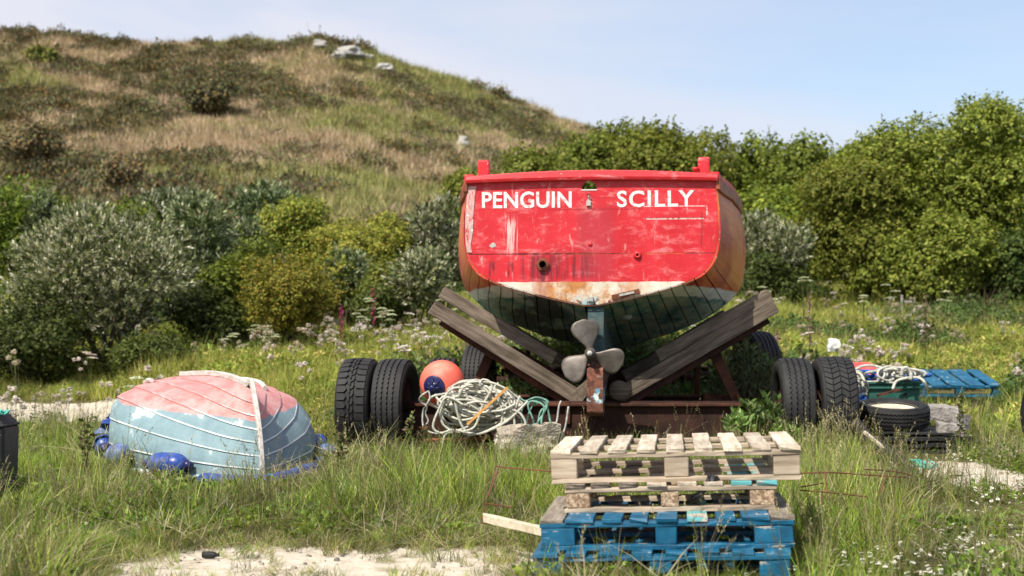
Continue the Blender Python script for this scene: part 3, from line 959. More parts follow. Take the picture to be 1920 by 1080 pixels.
# --- seeding grass
x, y, p = wedge(2600, 4.8, 16.5)
px_, q_ = pq(x, y)
w = .07 + .9 * np.exp(-((px_ - 1570) / 90) ** 2 - ((y - 12.9) / 1.0) ** 2) + .6 * np.exp(-((px_ - 640) / 60) ** 2 - ((y - 12.6) / .9) ** 2) + .3 * np.exp(-((px_ - 1640) / 200) ** 2 - ((y - 10) / 3) ** 2)
w *= 1 - .85 * LOW(px_, y)
w += .35 * np.exp(-((px_ - 560) / 200) ** 2 - ((y - 9.2) / .6) ** 2) + .1 * np.exp(-((px_ - 1380) / 120) ** 2 - ((y - 6.3) / .3) ** 2) + .16 * (px_ < 240)
w *= np.where((px_ > 150) & (px_ < 1000) & (y < 8.2), .05, 1)
keep = clear_mask(x, y) & (rs.uniform(0, 1, len(x)) < w) & (rs.uniform(0, 1, len(x)) > sand_mask(x, y))
scatter('seeding_grass', 'pale seed heads on thin stalks above the grass', 'grass', on_ground(x, y)[keep], rs.uniform(.6, 1.0, len(x))[keep], seed_c, 5, rs)
# --- litter on the sand: pebbles, and thin straw at the edges of the strip
def pebble(k):
    V, T = [], []
    r0 = rs.uniform(.006, .016); q = np.array([[1, 0], [.3, .9], [-.8, .6], [-.9, -.4], [.1, -1]]) * r0 * rs.uniform(.7, 1.2, (5, 1)); c = np.array((.3, .26, .2)) * rs.uniform(.5, 1.3)
    top = np.array([0, 0, r0 * .6])
    for i in range(5):
        a, b_ = q[i], q[(i + 1) % 5]
        V.append(np.array([[a[0], a[1], -.003], [b_[0], b_[1], -.003], [b_[0] * .6, b_[1] * .6, r0 * .5], [a[0] * .6, a[1] * .6, r0 * .5]])); T.append(c)
    V.append(np.array([[q[0][0] * .6, q[0][1] * .6, r0 * .5], [q[1][0] * .6, q[1][1] * .6, r0 * .5], [q[3][0] * .6, q[3][1] * .6, r0 * .5], [q[4][0] * .6, q[4][1] * .6, r0 * .5]])); T.append(c)
    V.append(np.array([[q[1][0] * .6, q[1][1] * .6, r0 * .5], [q[2][0] * .6, q[2][1] * .6, r0 * .5], [q[3][0] * .6, q[3][1] * .6, r0 * .5], [q[3][0] * .6, q[3][1] * .6, r0 * .5]])); T.append(c)
    return np.array(V), np.array(T)
peb_c = coll('pebble', [pebble(k) for k in range(6)], M['gorse'])
x, y, p = wedge(5200, 6.2, 13)
keep = rs.uniform(0, 1, len(x)) < sand_mask(x, y) * .55
scatter('gravel', 'loose little stones scattered on the sandy strips', 'gravel', on_ground(x, y, -.018)[keep], rs.uniform(.4, 1.5, len(x))[keep] ** 1.5, peb_c, 6, rs)
x, y, p = wedge(9000, 6.2, 9.6, 120, 1080)
sd_ = sand_mask(x, y); px_, q_ = pq(x, y)
keep = (rs.uniform(0, 1, len(x)) < np.clip(4 * sd_ * (1 - sd_), 0, 1) * .32 + .3 * sm((y - 7.8) / .2) * sm((8.8 - y) / .5) + .03 * sd_ + .4 * (y < 6.5)) & clear_mask(x, y)
scatter('edge_straw', 'matted straw and thin blades along the edge of the sand', 'grass', on_ground(x, y, -.01)[keep], rs.uniform(.4, .85, len(x))[keep], dry_c, 5, rs, lean=.35)
# --- daisies
x, y, p = wedge(3000, 5.5, 15.5, 1380, 2150)
px_, q_ = pq(x, y)
w = sm((fbm(x, y, 1.0, 41) - .46) / .16) * (.25 + .75 * sm((px_ - 1520) / 150))
keep = (rs.uniform(0, 1, len(x)) < w) & (rs.uniform(0, 1, len(x)) > sand_mask(x, y) * .8) & clear_mask(x, y)
keep &= rs.uniform(0, 1, len(x)) < .36
scatter('daisies', 'small white daisies sprinkled over the turf', 'wildflowers', on_ground(x, y, .02)[keep], rs.uniform(.8, 1.3, len(x))[keep], daisy_c, 4, rs)
# --- meadow behind the trailer
x, y, p = wedge(12500, 14.6, 44)
px_, q_ = pq(x, y)
keep = ~((np.abs(x - 5.65) < .75) & (np.abs(y - 18.3) < 1.0)) & ~((px_ > 1570) & (px_ < 1745) & (y < 16.2)) & (rs.uniform(0, 1, len(x)) > sand_mask(x, y) * 1.0) & ~((px_ < 290) & (y < 21.5) & (rs.uniform(0, 1, len(x)) < .93))
sc = rs.uniform(.65, 1.25, len(x)) * (.45 + 1.25 * fbm(x, y, .45, 51) ** 1.2) * (1 - .5 * sm((300 - px_) / 80) * (y < 24))
pick = np.where(fbm(x, y, .25, 61) + rs.uniform(-.12, .12, len(x)) > .41, rs.integers(0, 7, len(x)), rs.integers(4, 9, len(x)))
nett = fbm(x, y, .35, 151) > .60
pick = np.where(nett, rs.integers(9, 12, len(x)), pick)
fr = (px_ > 1700) & (px_ < 1905) & (y < 19.6) & (rs.uniform(0, 1, len(x)) < .96)
keep &= ~fr
scatter('meadow_plants', 'rank green meadow plants filling the slope behind the boats', 'meadow plants', on_ground(x, y)[keep], sc[keep], mead_c, 12, rs, idx=pick[keep])
x, y, p = wedge(5200, 15.5, 38)
px_, q_ = pq(x, y)
w = sm((fbm(x, y, .5, 71) - .4) / .2) * (.16 * (px_ > 340) + .5 * np.exp(-((px_ - 640) / 260) ** 2) * sm((y - 15.5) / 2) * sm((34 - y) / 8) + .5 * np.exp(-((px_ - 1720) / 170) ** 2 - ((y - 21) / 4) ** 2) + .06 * (px_ < 260))
keep = (rs.uniform(0, 1, len(x)) < w * .4) & ~((px_ > 1690) & (px_ < 1900) & (y < 20))
scatter('meadow_flowers', 'white and pale pink flower heads dotted through the meadow', 'wildflowers', on_ground(x, y, .12)[keep], rs.uniform(.75, 1.15, len(x))[keep], flow_c, 6, rs, idx=np.where(rs.uniform(0, 1, keep.sum()) < .12, rs.integers(4, 6, keep.sum()), rs.integers(0, 4, keep.sum())))
# white alliums in front of the left track
x, y, p = wedge(260, 14.0, 18.3, -20, 300)
keep = (rs.uniform(0, 1, len(x)) < .05)
scatter('track_side_flowers', 'pale pink flower heads along the sandy track beyond the dinghy', 'wildflowers', on_ground(x, y)[keep], rs.uniform(.75, 1.0, len(x))[keep], flow_c, 4, rs)

# --- hillside cover
HG = np.array([(0.210, 0.234, 0.065), (0.273, 0.285, 0.085), (0.419, 0.348, 0.160)])
HT = np.array([(0.522, 0.389, 0.258), (0.637, 0.487, 0.339), (0.406, 0.306, 0.176), (0.261, 0.237, 0.109)])
HB = np.array([(0.180, 0.138, 0.084), (0.134, 0.138, 0.062), (0.255, 0.168, 0.109), (0.163, 0.202, 0.067)])
HO = np.array([(0.118,0.101,0.047),(0.106,0.115,0.047),(0.118, 0.098, 0.047), (0.148, 0.129, 0.047), (0.265, 0.159, 0.047), (0.079, 0.086, 0.034)])
def bushy(n, r, h, ll, cols):
    d = norm(rs.normal(0, 1, (n, 3))); d[:, 2] = np.abs(d[:, 2])
    lob = 1 + .35 * np.sin(d[:, 0] * 5 + rs.uniform(0, 6)) * np.cos(d[:, 1] * 6 + rs.uniform(0, 6))
    b = d * np.array([r, r, h]) * (rs.uniform(.72, 1.0, (n, 1)) * lob[:, None])
    b[:, 2] -= .1
    return leaves(rs, b, d + np.array([0, 0, .5]), ll, ll * .45, cols, .6)
hill_c = coll('hill_cover', [blades(rs, 90, .7, .8, .5, .022, HG, 2) for _ in range(3)] + [blades(rs, 90, .8, .8, .55, .022, HT, 2) for _ in range(3)] +
              [bushy(1000, 1.0, .75, .15, HB) for _ in range(3)] + [bushy(1000, 1.0, .85, .15, HO) for _ in range(2)], M['gorse'])
x, y, p = wedge(36000, 42, 153, -1100, 1400, 1.5)
px_, _ = pq(x, y)
a = fbm(x, y, .055, 81, 5); b = fbm(x, y, .14, 91, 4)
# green higher to the right, straw low in the middle
strawy = np.clip((a - .5) * 6 + .45 + .35 * np.exp(-((px_ - 480) / 320) ** 2 - ((y - 62) / 26) ** 2) - .25 * sm((px_ - 300) / 400) * sm((y - 95) / 40), 0, 1)
pick = np.where(rs.uniform(0, 1, len(x)) < strawy, rs.integers(3, 6, len(x)), rs.integers(0, 3, len(x)))
bw = sm((b - .525) / .05) * .55 + .03
isb = rs.uniform(0, 1, len(x)) < bw * (.45 + .55 * sm((760 - px_) / 500))
pick = np.where(isb, np.where(rs.uniform(0, 1, len(x)) < .35 + .3 * (px_ < 350), rs.integers(9, 11, len(x)), rs.integers(6, 9, len(x))), pick)
sc = rs.uniform(.6, 1.25, len(x)) * np.where(isb, 1.05, 1.1)
keep = ~isb
scatter('hill_grass', 'straw coloured and green rough grass covering the hillside', 'hill grass', on_ground(x, y)[keep], sc[keep], hill_c, 6, rs, idx=pick[keep])
scatter('hill_gorse', 'brown gorse and heather scrub spread over the hillside', 'gorse', on_ground(x, y)[isb], (sc * rs.uniform(.7, 1.5, len(x)))[isb], hill_c, 11, rs, idx=pick[isb])

# ------------------------------------------------------------------ bushes and trees (each a thing of its own)
LEAF = dict(
    silver=np.array([(.27, .28, .18), (.35, .35, .25), (.17, .19, .1), (.45, .44, .33), (.2, .22, .09)]),
    sage=np.array([(.2, .24, .13), (.27, .3, .18), (.13, .165, .08), (.33, .35, .23), (.17, .2, .09)]),
    bright=np.array([(.2, .26, .03), (.25, .3, .045), (.13, .19, .025)]),
    gold=np.array([(0.300, 0.300, 0.039), (0.406, 0.346, 0.050), (0.196, 0.226, 0.033), (0.450, 0.330, 0.066)]),
    olive=np.array([(0.189, 0.216, 0.033), (0.257, 0.257, 0.044), (0.121, 0.162, 0.028), (0.324, 0.297, 0.055)]),
    dark=np.array([(0.075, 0.112, 0.022), (0.105, 0.143, 0.028), (0.060, 0.083, 0.020), (0.128, 0.150, 0.042)]),  # dark greens, also carrying the shade between and beneath bushes
    tree=np.array([(0.160, 0.198, 0.024), (0.206, 0.237, 0.033), (0.119, 0.159, 0.022), (0.248, 0.268, 0.054)]),
    treed=np.array([(0.161, 0.215, 0.028), (0.212, 0.256, 0.034), (0.109, 0.161, 0.023)]),
    brown=np.array([(0.140, 0.125, 0.062), (0.187, 0.156, 0.070), (0.265, 0.179, 0.062), (0.117, 0.133, 0.047), (0.094, 0.078, 0.047)]),
)
def crown_pts(r3, dims, nl, ns, lob=.42, flat=.25, seed=0):
    """spray bases and directions over a crown of nl overlapping lobes"""
    rg = np.random.default_rng(seed)
    dims = np.array(dims)
    d = norm(rg.normal(0, 1, (nl, 3))); d[:, 2] = np.where(d[:, 2] < flat, -d[:, 2] * .5, d[:, 2])
    lc_ = d * dims * rg.uniform(.38, .72, (nl, 1))
    lr = dims.min() * lob * rg.uniform(.6, 1.25, (nl, 1)) * np.array([[1.15, 1.15, .9]])
    lc_ = np.concatenate([lc_, [[0, 0, -dims[2] * .15]]]); lr = np.concatenate([lr, [dims * .62]])
    wgt = (lr[:, 0] * lr[:, 1]); wgt = wgt / wgt.sum()
    k = rg.choice(len(lc_), ns, p=wgt)
    dd = norm(rg.normal(0, 1, (ns, 3)) + np.array([0, -.25, .25]))
    nz = 1 + .2 * np.sin(dd[:, 0] * 9 + k) * np.sin(dd[:, 1] * 8 + k * 2) * np.sin(dd[:, 2] * 9 + k * 3) + .12 * np.sin(dd[:, 2] * 17 + k) * np.sin(dd[:, 0] * 15 + k)
    P = lc_[k] + dd * lr[k] * (nz * (1 - .42 * rg.uniform(0, 1, ns) ** 2.2))[:, None]
    P[:, 2] = np.maximum(P[:, 2], -dims[2] * .98)
    return P, norm(dd + np.array([0, 0, .35])), lc_

def bush(name, label, cat_, px, py_top, py_bot, wpx, D, cols, n=1400, per=7, ll=.08, lw=.035, spray=.5, mat='leaf', seed=1, group=None, depth=1.0, lobes=16, lob=.42, stem=True, bz=None, up=.6):
    cx = X(px, D); zb = Hs(cx, D) if bz is None else bz
    zt = Z(py_top, D); hw = wpx / 2 / FPX * D
    zl = max(zb, Z(py_bot, D))
    hz = max((zt - zl) / 2, .15)
    t = thing(name, label, cat_, (cx, D, zb), 0, group)
    P, dd, lc_ = crown_pts(None, (hw, hw * depth, hz), lobes, n, lob, flat=-1., seed=seed)
    rg = np.random.default_rng(seed + 500)
    P = P + np.array([0, 0, zl - zb + hz])
    m = len(P) * per
    B = np.repeat(P, per, 0); DD = np.repeat(dd + np.array([0, 0, up * .5]), per, 0)
    tt = rg.uniform(0, 1, m)[:, None]
    if mat == 'silverleaf':      # tight upright rosettes at the tips of the twigs
        B = B + norm(DD) * tt * ll * 1.3 + rg.normal(0, ll * .12, (m, 3))
    else:
        B = B + norm(DD) * tt * spray * ll * 4 + rg.normal(0, ll * .45, (m, 3))
    if mat == 'silverleaf':
        V, T = leaves(rg, B, DD, ll * 1.15, lw * 1.15, LEAF[cols], .42)
    else:
        V, T = leaves(rg, B, rg.normal(0, 1, DD.shape), ll, lw, LEAF[cols], .1, nrm=norm(np.repeat(dd, per, 0) + np.array([0, 0, .25])))
    T = T * np.repeat(rg.uniform(.72, 1.25, len(P)), per)[:, None]
    if mat == 'silverleaf':      # older sprays greener at random, darkened for the shade inside the bush
        old = np.repeat(rg.uniform(0, 1, len(P)) < .5, per)
        T[old] = T[old] * np.array([.42, .5, .34]); T[~old] = T[~old] * 1.3
    # stray shoots breaking the outline
    ns_ = max(6, len(P) // 28); k_ = rg.choice(len(P), ns_); sl_ = rg.uniform(.35, 1., ns_)[:, None] * ll * 5.5
    dv = norm(dd[k_] + rg.normal(0, .3, (ns_, 3)) + np.array([0, 0, .45]))
    q_ = np.repeat(np.linspace(0, 1, 12)[None, :], ns_, 0).reshape(-1)[:, None]
    B2 = np.repeat(P[k_], 12, 0) + np.repeat(dv * sl_, 12, 0) * q_
    V2, T2_ = leaves(rg, B2, np.repeat(dv, 12, 0), ll * .85, lw * .85, LEAF[cols], .7)
    V = np.concatenate([V, V2]); T = np.concatenate([T, T2_])
    low = V[:, :, 2].min(1) > -.02
    link('crown', quads_mesh('crown', V[low], T[low], M[mat]), t)
    b = MB(); rg2 = random.Random(seed)
    r0 = max(.02, min(.2, hz * .035)); base = zl - zb + hz
    k = min(len(lc_), 7)
    for c in lc_[:k]:
        q = Vector((c[0], c[1], c[2] + base))
        a = Vector((rg2.uniform(-.1, .1) * hw, rg2.uniform(-.1, .1), -.05))
        mid = a.lerp(q, .5) + Vector((rg2.uniform(-.1, .1) * hw, rg2.uniform(-.1, .1) * hw, .12 * hz))
        b.tube([a, mid, q], [r0, r0 * .7, r0 * .3], 6)
    b.build('trunk', M['bark'], t, smooth=True)
    return t

bush('silver_shrub', 'large silver grey shrub with pale upright sprays on the left edge of the meadow', 'shrub', 205, 350, 690, 385, 24.5, 'silver', 4200, 10, .072, .026, .5, 'silverleaf', 3, lobes=34, lob=.36)
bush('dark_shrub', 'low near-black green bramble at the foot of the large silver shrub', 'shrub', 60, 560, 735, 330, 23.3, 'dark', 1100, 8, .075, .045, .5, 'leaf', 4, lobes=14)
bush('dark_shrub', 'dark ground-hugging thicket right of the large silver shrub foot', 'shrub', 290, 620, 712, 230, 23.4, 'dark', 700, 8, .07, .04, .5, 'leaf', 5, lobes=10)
bush('green_shrub', 'yellow green shrub behind the large silver shrub, cut by the left frame edge', 'shrub', 50, 345, 560, 260, 27.5, 'bright', 1200, 8, .09, .055, .5, 'leaf', 6)
bush('silver_shrub', 'small silver shrub whose tip stands above the yellow green shrub on the left', 'shrub', 85, 330, 470, 70, 27.0, 'sage', 380, 8, .09, .03, .5, 'silverleaf', 7, lobes=8)
bush('green_shrub', 'yellow green foliage showing behind the top of the large silver shrub', 'shrub', 235, 372, 540, 140, 26.6, 'bright', 500, 8, .085, .05, .5, 'leaf', 8, lobes=8)
bush('sage_shrub', 'grey green shrub between the large silver shrub and the dark olive hedge', 'shrub', 385, 368, 560, 210, 28.8, 'sage', 1200, 8, .1, .034, .55, 'silverleaf', 9)
bush('sage_shrub', 'dark sage shrub highest on the slope above the dark olive hedge', 'shrub', 500, 348, 430, 170, 33.5, 'sage', 800, 8, .1, .036, .5, 'silverleaf', 10, bz=2.6)
bush('sage_shrub', 'pale sage shrub with loose top beside the straw coloured slope', 'shrub', 300, 345, 440, 120, 31, 'silver', 520, 8, .1, .036, .5, 'silverleaf', 12, lobes=9)
bush('green_shrub', 'bright yellow green shrub left behind the rounded golden bush', 'shrub', 455, 436, 628, 160, 26.2, 'bright', 1200, 8, .08, .05, .5, 'leaf', 11, lobes=12)
bush('golden_bush', 'rounded golden olive bush in the middle of the left meadow edge', 'bush', 528, 462, 640, 232, 25.2, 'gold', 2600, 8, .055, .032, .45, 'leaf', 13, lobes=20, lob=.38)
bush('olive_bush', 'dark olive hedge bush left half, under the sage shrubs', 'bush', 550, 376, 490, 190, 30.6, 'olive', 1800, 8, .07, .04, .45, 'leaf', 14, lobes=12, bz=1.8)
bush('olive_bush', 'wide flat topped olive hedge bush left of the red boat', 'bush', 675, 394, 530, 230, 29.8, 'olive', 2400, 8, .065, .04, .45, 'leaf', 15, lobes=16, bz=1.5)
bush('sage_shrub', 'small blue grey shrub in the dip between golden bush and olive hedge', 'shrub', 650, 462, 560, 110, 28.6, 'sage', 600, 8, .08, .03, .5, 'silverleaf', 16, lobes=8)
bush('silver_shrub', 'tall feathery silver shrub directly left of the red boat', 'shrub', 822, 358, 545, 135, 30.0, 'silver', 1100, 8, .1, .03, .5, 'silverleaf', 17, lobes=14)
bush('sage_shrub', 'grey green shrub low beside the left cradle arm', 'shrub', 785, 470, 585, 170, 27.6, 'silver', 1100, 8, .085, .034, .5, 'silverleaf', 18, lobes=13)
bush('green_shrub', 'dark green low plant mass behind the white umbels', 'shrub', 700, 540, 605, 110, 27.4, 'dark', 500, 8, .07, .045, .5, 'leaf', 19, lobes=8)
bush('silver_shrub', 'silver grey shrub showing right of the red boat before the trees', 'shrub', 1440, 372, 560, 150, 31.5, 'silver', 1300, 8, .1, .032, .5, 'silverleaf', 20, lobes=14)
bush('dark_shrub', 'filler scrub, dark for the shade in the gap between large silver shrub and golden bush', 'shrub', 400, 520, 668, 170, 25.4, 'dark', 900, 8, .08, .05, .5, 'leaf', 51, lobes=10)  # filler shrub, its dark leaf colour stands for shade between bushes
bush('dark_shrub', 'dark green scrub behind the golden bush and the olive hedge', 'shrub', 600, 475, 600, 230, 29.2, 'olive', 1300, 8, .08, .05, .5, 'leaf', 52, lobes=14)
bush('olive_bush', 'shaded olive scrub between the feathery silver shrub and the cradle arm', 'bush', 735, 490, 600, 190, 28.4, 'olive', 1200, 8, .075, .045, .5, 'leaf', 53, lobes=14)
bush('dark_shrub', 'filler foliage, dark as shade behind the silver shrubs at the left of the red boat', 'shrub', 830, 400, 560, 180, 31.6, 'dark', 1100, 8, .09, .055, .5, 'leaf', 54, lobes=12)  # added filler, dark leaves in place of the gloom behind the shrubs
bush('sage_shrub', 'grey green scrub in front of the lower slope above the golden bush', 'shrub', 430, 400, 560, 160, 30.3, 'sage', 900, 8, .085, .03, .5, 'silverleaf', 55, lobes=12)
bush('dark_shrub', 'undergrowth dark as shade at the foot of the silver shrub right of the boat', 'shrub', 1450, 480, 585, 190, 31.0, 'dark', 900, 8, .09, .055, .5, 'leaf', 56, lobes=10)  # dark palette used as shade low under the silver shrub
bush('green_shrub', 'small rounded pale green bush high on the left hill shoulder', 'bush', 80, 92, 130, 58, 132, 'olive', 420, 7, .34, .2, .4, 'gorse', 21, lobes=7)
bush('gorse_bush', 'large brown gorse with orange flecks in mid slope', 'bush', 395, 148, 205, 100, 112, 'brown', 800, 7, .3, .16, .4, 'gorse', 22, lobes=10)
bush('gorse_bush', 'dark gorse bush low on the hill above the yellow green shrub', 'bush', 225, 292, 345, 80, 62, 'brown', 600, 7, .17, .09, .4, 'gorse', 23, lobes=8)
bush('gorse_bush', 'wide gorse patch at the left frame edge halfway up the hill', 'bush', 60, 235, 300, 170, 76, 'brown', 900, 7, .2, .1, .4, 'gorse', 24, lobes=12)
bush('wind_bent_thorn', 'small wind bent bush on the skyline right of the summit', 'bush', 935, 172, 196, 30, 148, 'brown', 160, 6, .36, .16, .5, 'gorse', 25, lobes=4)
bush('wind_bent_thorn', 'dark scrub crowning the rocks on the summit', 'bush', 600, 77, 98, 44, 150, 'brown', 160, 6, .36, .16, .5, 'gorse', 26, lobes=5)

def tree(label, px, top, bot, w, D, cols, n, seed, ll=.17, lw=.12, **k):
    n = int(n * 1.7); ll *= .74; lw *= .7
    return bush('broadleaf_tree', label, 'tree', px, top, bot, w, D, cols, n, 9, ll, lw, .6, 'treeleaf', seed, group='trees at the meadow edge', **k)
tree('largest broad green tree on the right, its dome filling the corner', 1775, 166, 560, 560, 35, 'tree', 6000, 31, .135, .09, lobes=60, lob=.24)
tree('green tree crown cut by the right frame edge beside the largest tree', 1985, 186, 560, 380, 34.5, 'tree', 2400, 32, .14, .1, lobes=22, lob=.3)
tree('sloping lower skirt of the largest tree reaching down towards the boat', 1605, 262, 575, 270, 33.8, 'tree', 2800, 33, .135, .09, lobes=24, lob=.32)
tree('dense green bush beneath the largest tree near the meadow edge', 1750, 400, 590, 320, 32.6, 'tree', 2400, 34, .13, .09, lobes=22, lob=.32)
tree('shaded green tree low at the right frame edge', 1920, 430, 590, 260, 32, 'dark', 1500, 35, .13, .09, lobes=16, lob=.34)  # shade under the tree edge put into the dark leaf palette
tree('round topped tree touching the left flank of the largest tree', 1530, 236, 470, 200, 46, 'tree', 1500, 36, .19, .14, lobes=16)
tree('darker tree behind the right quarter post of the red boat', 1410, 248, 480, 200, 50, 'treed', 1300, 37, .2, .14, lobes=16)
tree('low broad tree between round topped tree and largest tree', 1622, 248, 420, 130, 44, 'treed', 800, 38, .19, .14, lobes=10)
tree('broad tree above the second word on the red transom', 1262, 226, 430, 260, 48, 'tree', 1800, 39, .19, .14, lobes=20)
tree('tree above the middle of the red transom, left of the broad one', 1135, 244, 430, 200, 50, 'tree', 1300, 40, .2, .14, lobes=16)
tree('tree sloping down to the hill behind the left quarter post', 1030, 282, 440, 190, 47, 'tree', 1200, 41, .19, .13, lobes=16)
tree('low green tree at the left end of the tree belt beside the red boat', 905, 322, 450, 180, 43, 'tree', 1100, 42, .17, .12, lobes=14)
tree('dark tree filling the gap behind the tree belt right of the boat', 1480, 330, 560, 220, 43, 'treed', 1300, 43, .19, .13, lobes=16)

def surfD(px, py):
    D = np.linspace(45, 149, 700); xx = (px - 960) / FPX * D
    q = HOR - (H(xx, D) - EYE) / D * FPX
    i = np.argmax(q <= py) if (q <= py).any() else len(D) - 1
    return float(D[i])
def rock(label, px, py, wpx, hpx, D, seed):
    D = surfD(px, py + hpx * .45) - 2.0; py -= 4; rg = random.Random(seed)
    hpx *= 1.25
    bm = bmesh.new(); bmesh.ops.create_icosphere(bm, subdivisions=4, radius=1)
    w, h = wpx / 2 / FPX * D, hpx / 2 / FPX * D
    for v in bm.verts:
        n = mnoise.noise(v.co * 1.5 + Vector((seed * 3, 0, 0))) * .45 + mnoise.noise(v.co * 4 + Vector((0, seed, 0))) * .12
        c = v.co * (1 + n)
        # bedding planes break the outline
        c.z = c.z + .08 * math.sin(c.z * 9 + n * 4)
        v.co = Vector((c.x * w, c.y * w * .8, c.z * h))
    me = bpy.data.meshes.new('boulder'); bm.to_mesh(me); bm.free(); me.materials.append(M['boulder'])
    me.polygons.foreach_set('use_smooth', [True] * len(me.polygons))
    o = link('boulder', me, loc=(X(px, D), D, Z(py, D)))
    return tag(o, label, 'boulder')
rock('weathered boulder on the summit skyline, leftmost of the pale rocks', 600, 88, 30, 14, 149, 1)
rock('large pale granite outcrop just below the summit scrub', 655, 104, 54, 20, 146, 2)
rock('flat grey rock low on the right of the large outcrop', 690, 112, 22, 10, 143, 8)
rock('rounded pale granite boulder lying left against the large outcrop', 633, 108, 26, 13, 145, 5)
rock('single pale boulder on the ridge below the summit outcrop', 720, 132, 36, 15, 143, 3)
rock('squarish white boulder low on the hill above the red boat', 868, 272, 24, 20, 92, 4)

# cow parsley / hogweed heads that stand out one by one
def umbel_plant(label, px, pytop, D, seed, nh=3, r=.07):
    rg = np.random.default_rng(seed)
    cx = X(px, D); zb = Hs(cx, D); h = Z(pytop, D) - zb
    t = thing('hogweed', label, 'wildflower', (cx, D, zb), 0, 'umbels standing above the meadow')
    st, hd = [], []
    for k in range(nh):
        a = rg.uniform(0, 6.28); l = 0 if k == 0 else rg.uniform(.06, .2)
        tip = np.array([math.cos(a) * l, math.sin(a) * l, h * (1 if k == 0 else rg.uniform(.8, .97))])
        st.append(stick((0, 0, 0 if k == 0 else h * .5), tip, .006, np.array((.14, .17, .06))))
        for q in range(60):
            rr = r * math.sqrt(rg.uniform(0, 1)); b = rg.uniform(0, 6.28)
            c = tip + np.array([rr * math.cos(b), rr * math.sin(b), .03 - rr * rr * 3])
            hd.append(disc(rg, c, .014, np.array((.66, .68, .52)) * rg.uniform(.85, 1.1), 2))
        Vs, Ts = cat(*hd[-60:]); link('flower_head', quads_mesh('flower_head', Vs, Ts, M['petal']), t)
    Vs, Ts = cat(*st); link('stem', quads_mesh('stem', Vs, Ts, M['leaf']), t)
for i, (px, py, D, lab) in enumerate([
    (1507, 522, 24, 'cream umbel plant tallest above the right cradle arm'), (1660, 536, 25, 'cream umbel against the dark foot of the largest tree'),
    (1775, 548, 27, 'small cream umbel far right before the dark tree foot'), (1430, 540, 23, 'cream umbel between the boat and the tallest umbel'),
    (1620, 556, 26, 'low cream umbel left of the white post'),
    (690, 562, 24, 'cream umbel nearest the dark plant mass'), (716, 580, 23.5, 'cream umbel with several heads mid slope left of the arm'),
    (668, 590, 23, 'cream umbel beside the magenta flowers'), (735, 592, 23, 'cream umbel just left of the cradle arm tip'),
    (480, 612, 24, 'cream umbel before the foot of the golden bush'), (440, 628, 23, 'pale umbel left of the one before the golden bush'),
    (505, 625, 23, 'small umbel before the right foot of the golden bush'), (845, 552, 21, 'cream umbel peeping beside the hull above the left arm'),
    (255, 712, 14.6, 'white umbel above the stern of the upturned dinghy')]):
    umbel_plant(lab, px, py, D, 100 + i, 4 if i % 2 else 3, .085 if D < 30 else .1)

def foxglove(label, px, pytop, D, cols, seed):
    rg = np.random.default_rng(seed)
    cx = X(px, D); zb = Hs(cx, D); h = Z(pytop, D) - zb
    t = thing('foxglove', label, 'wildflower', (cx, D, zb), 0, 'spires in the meadow')
    V, T = stick((0, 0, 0), (0, 0, h), .007, np.array((.13, .12, .06)))
    link('stem', quads_mesh('stem', V, T, M['leaf']), t)
    m = 60
    z = h * (.45 + .55 * rg.uniform(0, 1, m) ** .9); a = rg.uniform(0, 6.28, m); rr = .028 * (1.3 - (z / h - .5) * 1.6)
    b = np.stack([rr * np.cos(a) * .3, rr * np.sin(a) * .3, z], -1); d = np.stack([np.cos(a), np.sin(a), -.6 + 0 * a], -1)
    V, T = leaves(rg, b, d, .046, .028, cols, .25)
    link('flower_spike', quads_mesh('flower_spike', V, T, M['petal']), t)
PK = np.array([(.36, .13, .2), (.45, .26, .32), (.26, .1, .13), (.2, .16, .08)]); BR = np.array([(.13, .085, .06), (.1, .07, .05)])
foxglove('tall pink foxglove spire right of the cradle arm tip', 1518, 552, 21, PK, 1)
foxglove('short magenta foxglove just right of the cradle arm', 1424, 604, 20, PK, 2)
foxglove('small pink foxglove between the tall spire and the arm', 1459, 618, 20, PK, 3)
foxglove('brown seeded spire in the right meadow', 1735, 578, 21, BR, 4)
foxglove('deep magenta flowers beside the cream umbels', 640, 575, 24.5, np.array([(.4, .03, .13), (.3, .02, .1)]), 5)
foxglove('magenta flowers behind the cream umbels left of the arm', 700, 540, 26, np.array([(.4, .03, .13), (.3, .02, .1)]), 6)

# leafy weeds in front of the trailer
def weed(label, px, pybase, D, h, seed, cols=DARKG, stem='darkstem', red=.0, lean=0.):
    rg = np.random.default_rng(seed); rr = random.Random(seed)
    cx = X(px, D); zb = Hs(cx, D)
    t = thing('weed', label, 'weed', (cx, D, zb), 0, 'leafy weeds before the trailer')
    b = MB(); Bs, Ds = [], []
    for k in range(rr.choice((2, 3))):
        a = rr.uniform(0, 6.28); l = rr.uniform(.02, .12) * h + abs(lean) * .3
        pts = [Vector((math.cos(a) * l * (i / 6) ** 1.5 + lean * h * (i / 6) + rr.uniform(-.006, .006), math.sin(a) * l * (i / 6) ** 1.5, h * (1 - .12 * k) * i / 6)) for i in range(7)]
        b.tube(pts, [.005 * (1 - i / 8) for i in range(7)], 5)
        for i in range(40):
            u = rr.uniform(.12, 1); j = min(int(u * 6), 5); q = pts[j].lerp(pts[j + 1], u * 6 - j)
            an = rr.uniform(0, 6.28)
            Bs.append(q); Ds.append((math.cos(an), math.sin(an), .35))
    b.build('stem', M[stem], t, smooth=True)
    V, T = leaves(rg, np.array(Bs), np.array(Ds), .045, .024, cols, .3, .5)
    link('leaf', quads_mesh('leaf', V, T, M['leaf']), t)
